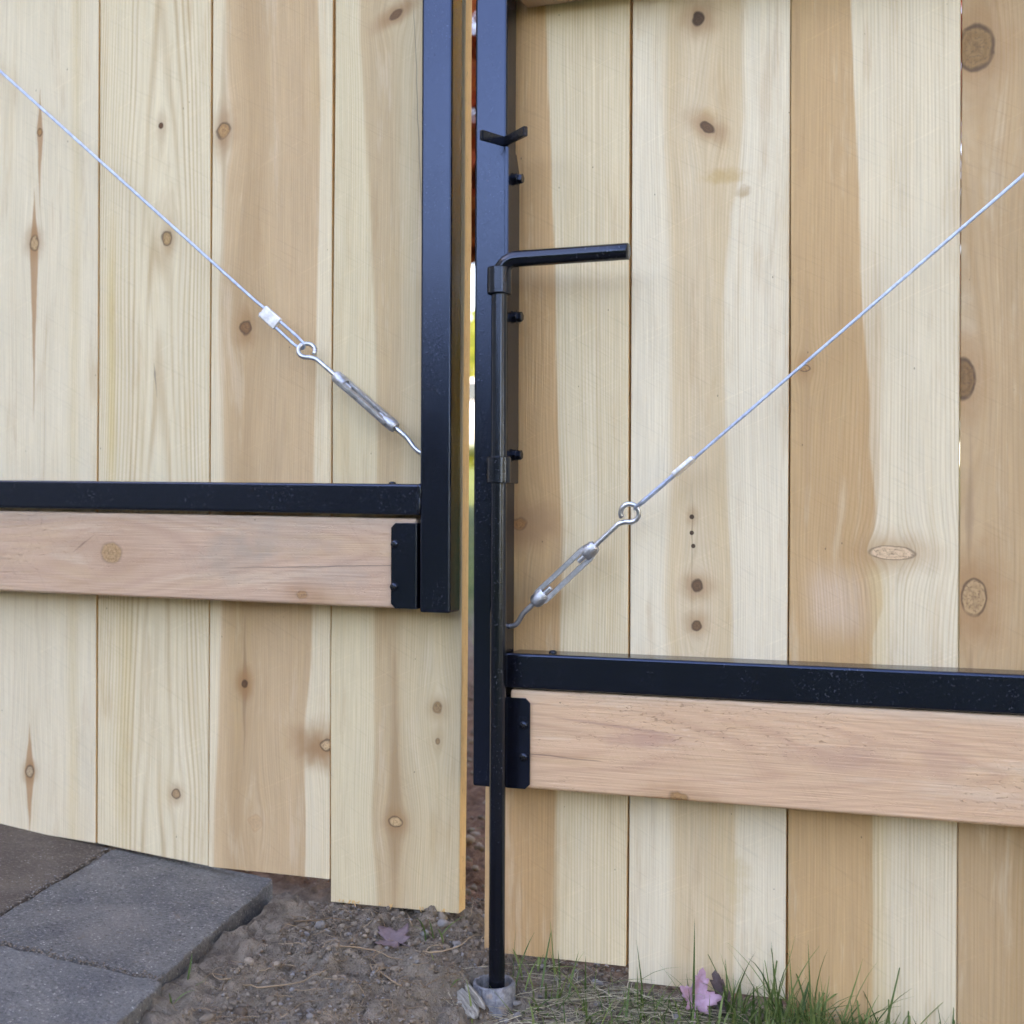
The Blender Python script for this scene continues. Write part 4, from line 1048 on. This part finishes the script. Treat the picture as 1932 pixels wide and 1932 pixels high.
tree('maple_tree', 'red-leaved maple tree glimpsed through the gap between the gates', 'tree', (-2.9, 5.6, gh(-2.9, 5.6)), (-2.5, 5.4, 2.75), (1.6, 1.2, 1.5), 12000, .085, RED, 101)
tree('maple_tree', 'second red maple, seen as specks in the right gate seams', 'tree', (-.1, 7.3, gh(-.1, 7.3)), (-.2, 7.2, 3.0), (1.7, 1.2, 1.7), 12000, .09, RED, 102)
tree('birch_tree', 'golden yellow tree beyond the right gate, mirrored in the left post', 'tree', (4.2, 10.4, gh(4.2, 10.4)), (4.15, 10.2, 4.0), (3.0, 2.2, 3.6), 20000, .11, YEL, 103, .11)
for k, (x, y, r, h, mt, nm) in enumerate(((-12.5, 29, 2.6, 3.2, LIME, 'broad lime-green tree furthest left across the lawn'), (-9.2, 27, 2.6, 3.0, LIME, 'rounded lime-green tree behind the white car'), (-6, 30, 2.8, 3.4, GRN, 'dark green tree across the lawn, left of the centre'), (-2.2, 28, 2.6, 3.0, LIME, 'pale lime-green tree straight across the lawn'), (2.2, 29, 2.8, 3.2, YEL, 'tall yellow tree across the lawn, right of the centre'), (6.8, 27, 2.8, 3.0, LIME, 'lime-green tree across the lawn to the right'), (11.5, 28, 3, 3.4, GRN, 'dark green tree furthest right across the lawn'))):
    z = gh(x, y); tree('garden_tree', nm, 'tree', (x, y, z), (x, y, z + h * .62), (r, r * .8, h * .62), 2600, .19, mt, 300 + k, .14, 'trees across the lawn', 4)

# parked white car, far across the lawn
CAR_W = plain('car_white', (0.78, 0.78, 0.78), 0.25, 0, .6, .02); CAR_G = plain('car_glass', (0.02, 0.025, 0.03), 0.08, 0, .7, .02); TYRE = plain('tyre_rubber', (0.015, 0.015, 0.016), 0.8); RIMM = plain('wheel_metal', (0.5, 0.5, 0.52), 0.35, .8)
cx_, cy_ = -7.6, 19.2; cz_ = gh(cx_, cy_); car = empty('parked_car', (cx_, cy_, cz_)); tag(car, 'white car parked far across the lawn, seen through the gap', 'car')
def loft(stn, n=20):
    V, F = [], []
    for (x, hw, zl, zh, ex_) in stn:
        for k in range(n):
            a = 2 * math.pi * k / n; c_, s_ = math.cos(a), math.sin(a); sg = lambda q: math.copysign(abs(q) ** ex_, q)
            V.append((cx_ + x, cy_ + sg(c_) * hw, cz_ + (zl + zh) / 2 + sg(s_) * (zh - zl) / 2))
    for i in range(len(stn) - 1):
        for k in range(n): F.append((i * n + k, i * n + (k + 1) % n, (i + 1) * n + (k + 1) % n, (i + 1) * n + k))
    F.append(tuple(range(n))[::-1]); F.append(tuple(range((len(stn) - 1) * n, len(stn) * n))); return V, F
V, F = join([loft([(-2.2, .55, .42, .70, .5), (-2.12, .78, .30, .82, .4), (-1.5, .86, .22, .92, .35), (-.6, .88, .22, .98, .35), (.8, .88, .22, 1.0, .35), (1.7, .86, .24, .98, .35), (2.1, .80, .32, .94, .4), (2.2, .60, .45, .85, .5)]), loft([(-.95, .70, .90, .96, .5), (-.2, .68, .92, 1.38, .45), (.5, .68, .92, 1.46, .45), (1.3, .66, .92, 1.40, .45), (1.95, .62, .92, 1.0, .5)])])
mk('body', V, F, CAR_W, car, (cx_, cy_, cz_), True)
for (xa, xb, za, zb_) in ((-.35, .40, 1.02, 1.34), (.48, 1.30, 1.02, 1.34)):
    for sg in (-1, 1):
        from_bm('window', bbox((cx_ + xa, cy_ + sg * .675 - .012, cz_ + za), (cx_ + xb, cy_ + sg * .675 + .012, cz_ + zb_), .01, 2), CAR_G, car, (cx_ + xa, cy_ + sg * .67, cz_ + za))
for xw in (-1.35, 1.35):
    for sg in (-1, 1):
        def cyl(r, w, n=24): 
            V = [(cx_ + xw + r * math.cos(6.2832 * k / n), cy_ + sg * .78 + e, cz_ + .31 + r * math.sin(6.2832 * k / n)) for e in (-w, w) for k in range(n)]
            return V, [(k, (k + 1) % n, n + (k + 1) % n, n + k) for k in range(n)] + [tuple(range(n))[::-1], tuple(range(n, 2 * n))]
        V, F = cyl(.31, .10); wh = mk('wheel', V, F, TYRE, car, (cx_ + xw, cy_ + sg * .78, cz_ + .31)); V, F = cyl(.20, .108); mk('rim', V, F, RIMM, wh, (cx_ + xw, cy_ + sg * .78, cz_ + .31))
for sg in (-1, 1):
    from_bm('headlight', bbox((cx_ - 2.16, cy_ + sg * .58 - .13, cz_ + .60), (cx_ - 2.08, cy_ + sg * .58 + .13, cz_ + .72), .02, 2), RIMM, car, (cx_ - 2.1, cy_ + sg * .58, cz_ + .6))

tree('birch_tree', 'golden yellow tree standing in the front yard to the right, out of the shade', 'tree', (8.9, -3.6, gh(8.9, -3.6)), (8.8, -3.6, 2.9), (2.2, 3.0, 2.7), 9000, .11, YEL, 401, .11)
tree('birch_tree', 'second golden tree, added unseen to the right, nearer the line of the gates', 'tree', (9.2, 1.6, gh(9.2, 1.6)), (9.1, 1.6, 3.2), (2.2, 2.6, 2.9), 9000, .11, YEL, 402, .11)  # unseen tree added to give the rod a golden streak
for k, (x, y, r, h, nm) in enumerate(((-10.5, -13, 2.4, 3.0, 'unseen dark conifer-green tree added furthest left behind the viewer'), (-6.2, -14.5, 2.4, 2.7, 'unseen dark green tree added behind the viewer, left of the middle'), (-1.8, -15, 2.4, 2.9, 'unseen dark green tree added straight behind the viewer'), (2.8, -15, 2.4, 2.6, 'unseen dark green tree added behind the viewer, right of the middle'), (7.4, -13.5, 2.4, 3.0, 'unseen dark green tree added furthest right behind the viewer'))):  # unseen trees, added so the posts mirror a dark horizon
    z = gh(x, y); tree('reflection_tree', nm, 'tree', (x, y, z), (x, y, z + h * .52), (r, r * .7, h * .62), 6500, .16, GRN, 500 + k, .12, 'unseen trees added at the back of the yard', 4)

# unseen building added on the left to keep the gates in shade
SID = plain('house_siding', (0.42, 0.36, 0.28), 0.7, var=.08, vscale=4); SHING = plain('roof_shingle', (0.07, 0.065, 0.065), 0.9, var=.3, vscale=18); TRIM = plain('house_trim', (0.74, 0.73, 0.70), 0.5, var=.03); HGL = plain('house_glass', (0.02, 0.025, 0.03), 0.06, 0, .8, .02)
hx0, hx1, hy0, hy1, hz = -12.5, -6.5, -12.0, 3.4, 6.5
shade_house = empty('shade_house', (-9.5, -4.3, .3)); tag(shade_house, 'unseen tan sided two-storey building added left of the gates to shade them', 'shade_house')
from_bm('wall', bbox((hx0, hy0, -.3), (hx1, hy1, hz)), SID, shade_house, (-9.5, -4.3, -.3))
V = [(hx0 - .3, hy0 - .4, hz - .1), (hx1 + .3, hy0 - .4, hz - .1), (hx1 + .3, hy1 + .4, hz - .1), (hx0 - .3, hy1 + .4, hz - .1), (-9.5, hy0 - .4, hz + 2.8), (-9.5, hy1 + .4, hz + 2.8)]
rf = mk('roof', V, [(0, 4, 1), (2, 5, 3), (1, 4, 5, 2), (0, 3, 5, 4), (0, 1, 2, 3)], SHING, shade_house, (-9.5, -4.3, hz))
for (yy, zz, w_, h_) in ((-2.6, 1.2, .6, .65), (1.4, 1.2, .6, .65), (-2.6, 3.3, .5, .55), (-.5, 3.3, .5, .55), (1.6, 3.3, .5, .55)):
    wd = from_bm('window', bbox((hx1 - .02, yy - w_, zz - h_), (hx1 + .03, yy + w_, zz + h_)), HGL, shade_house, (hx1, yy, zz))
    for (a, b_, c_, d_) in ((-w_ - .08, -w_, -h_ - .08, h_ + .08), (w_, w_ + .08, -h_ - .08, h_ + .08), (-w_, w_, h_, h_ + .08), (-w_, w_, -h_ - .08, -h_), (-.02, .02, -h_, h_)):
        from_bm('frame', bbox((hx1 - .03, yy + a, zz + c_), (hx1 + .06, yy + b_, zz + d_)), TRIM, wd, (hx1, yy + a, zz + c_))
dr_ = from_bm('door', bbox((hx1 - .02, -1.0, .15), (hx1 + .04, -.1, 2.2)), TRIM, shade_house, (hx1, -.5, .15)); from_bm('door_handle', bbox((hx1 + .045, -.22, 1.1), (hx1 + .09, -.16, 1.2), .01, 2), RIMM, dr_, (hx1 + .04, -.2, 1.1))
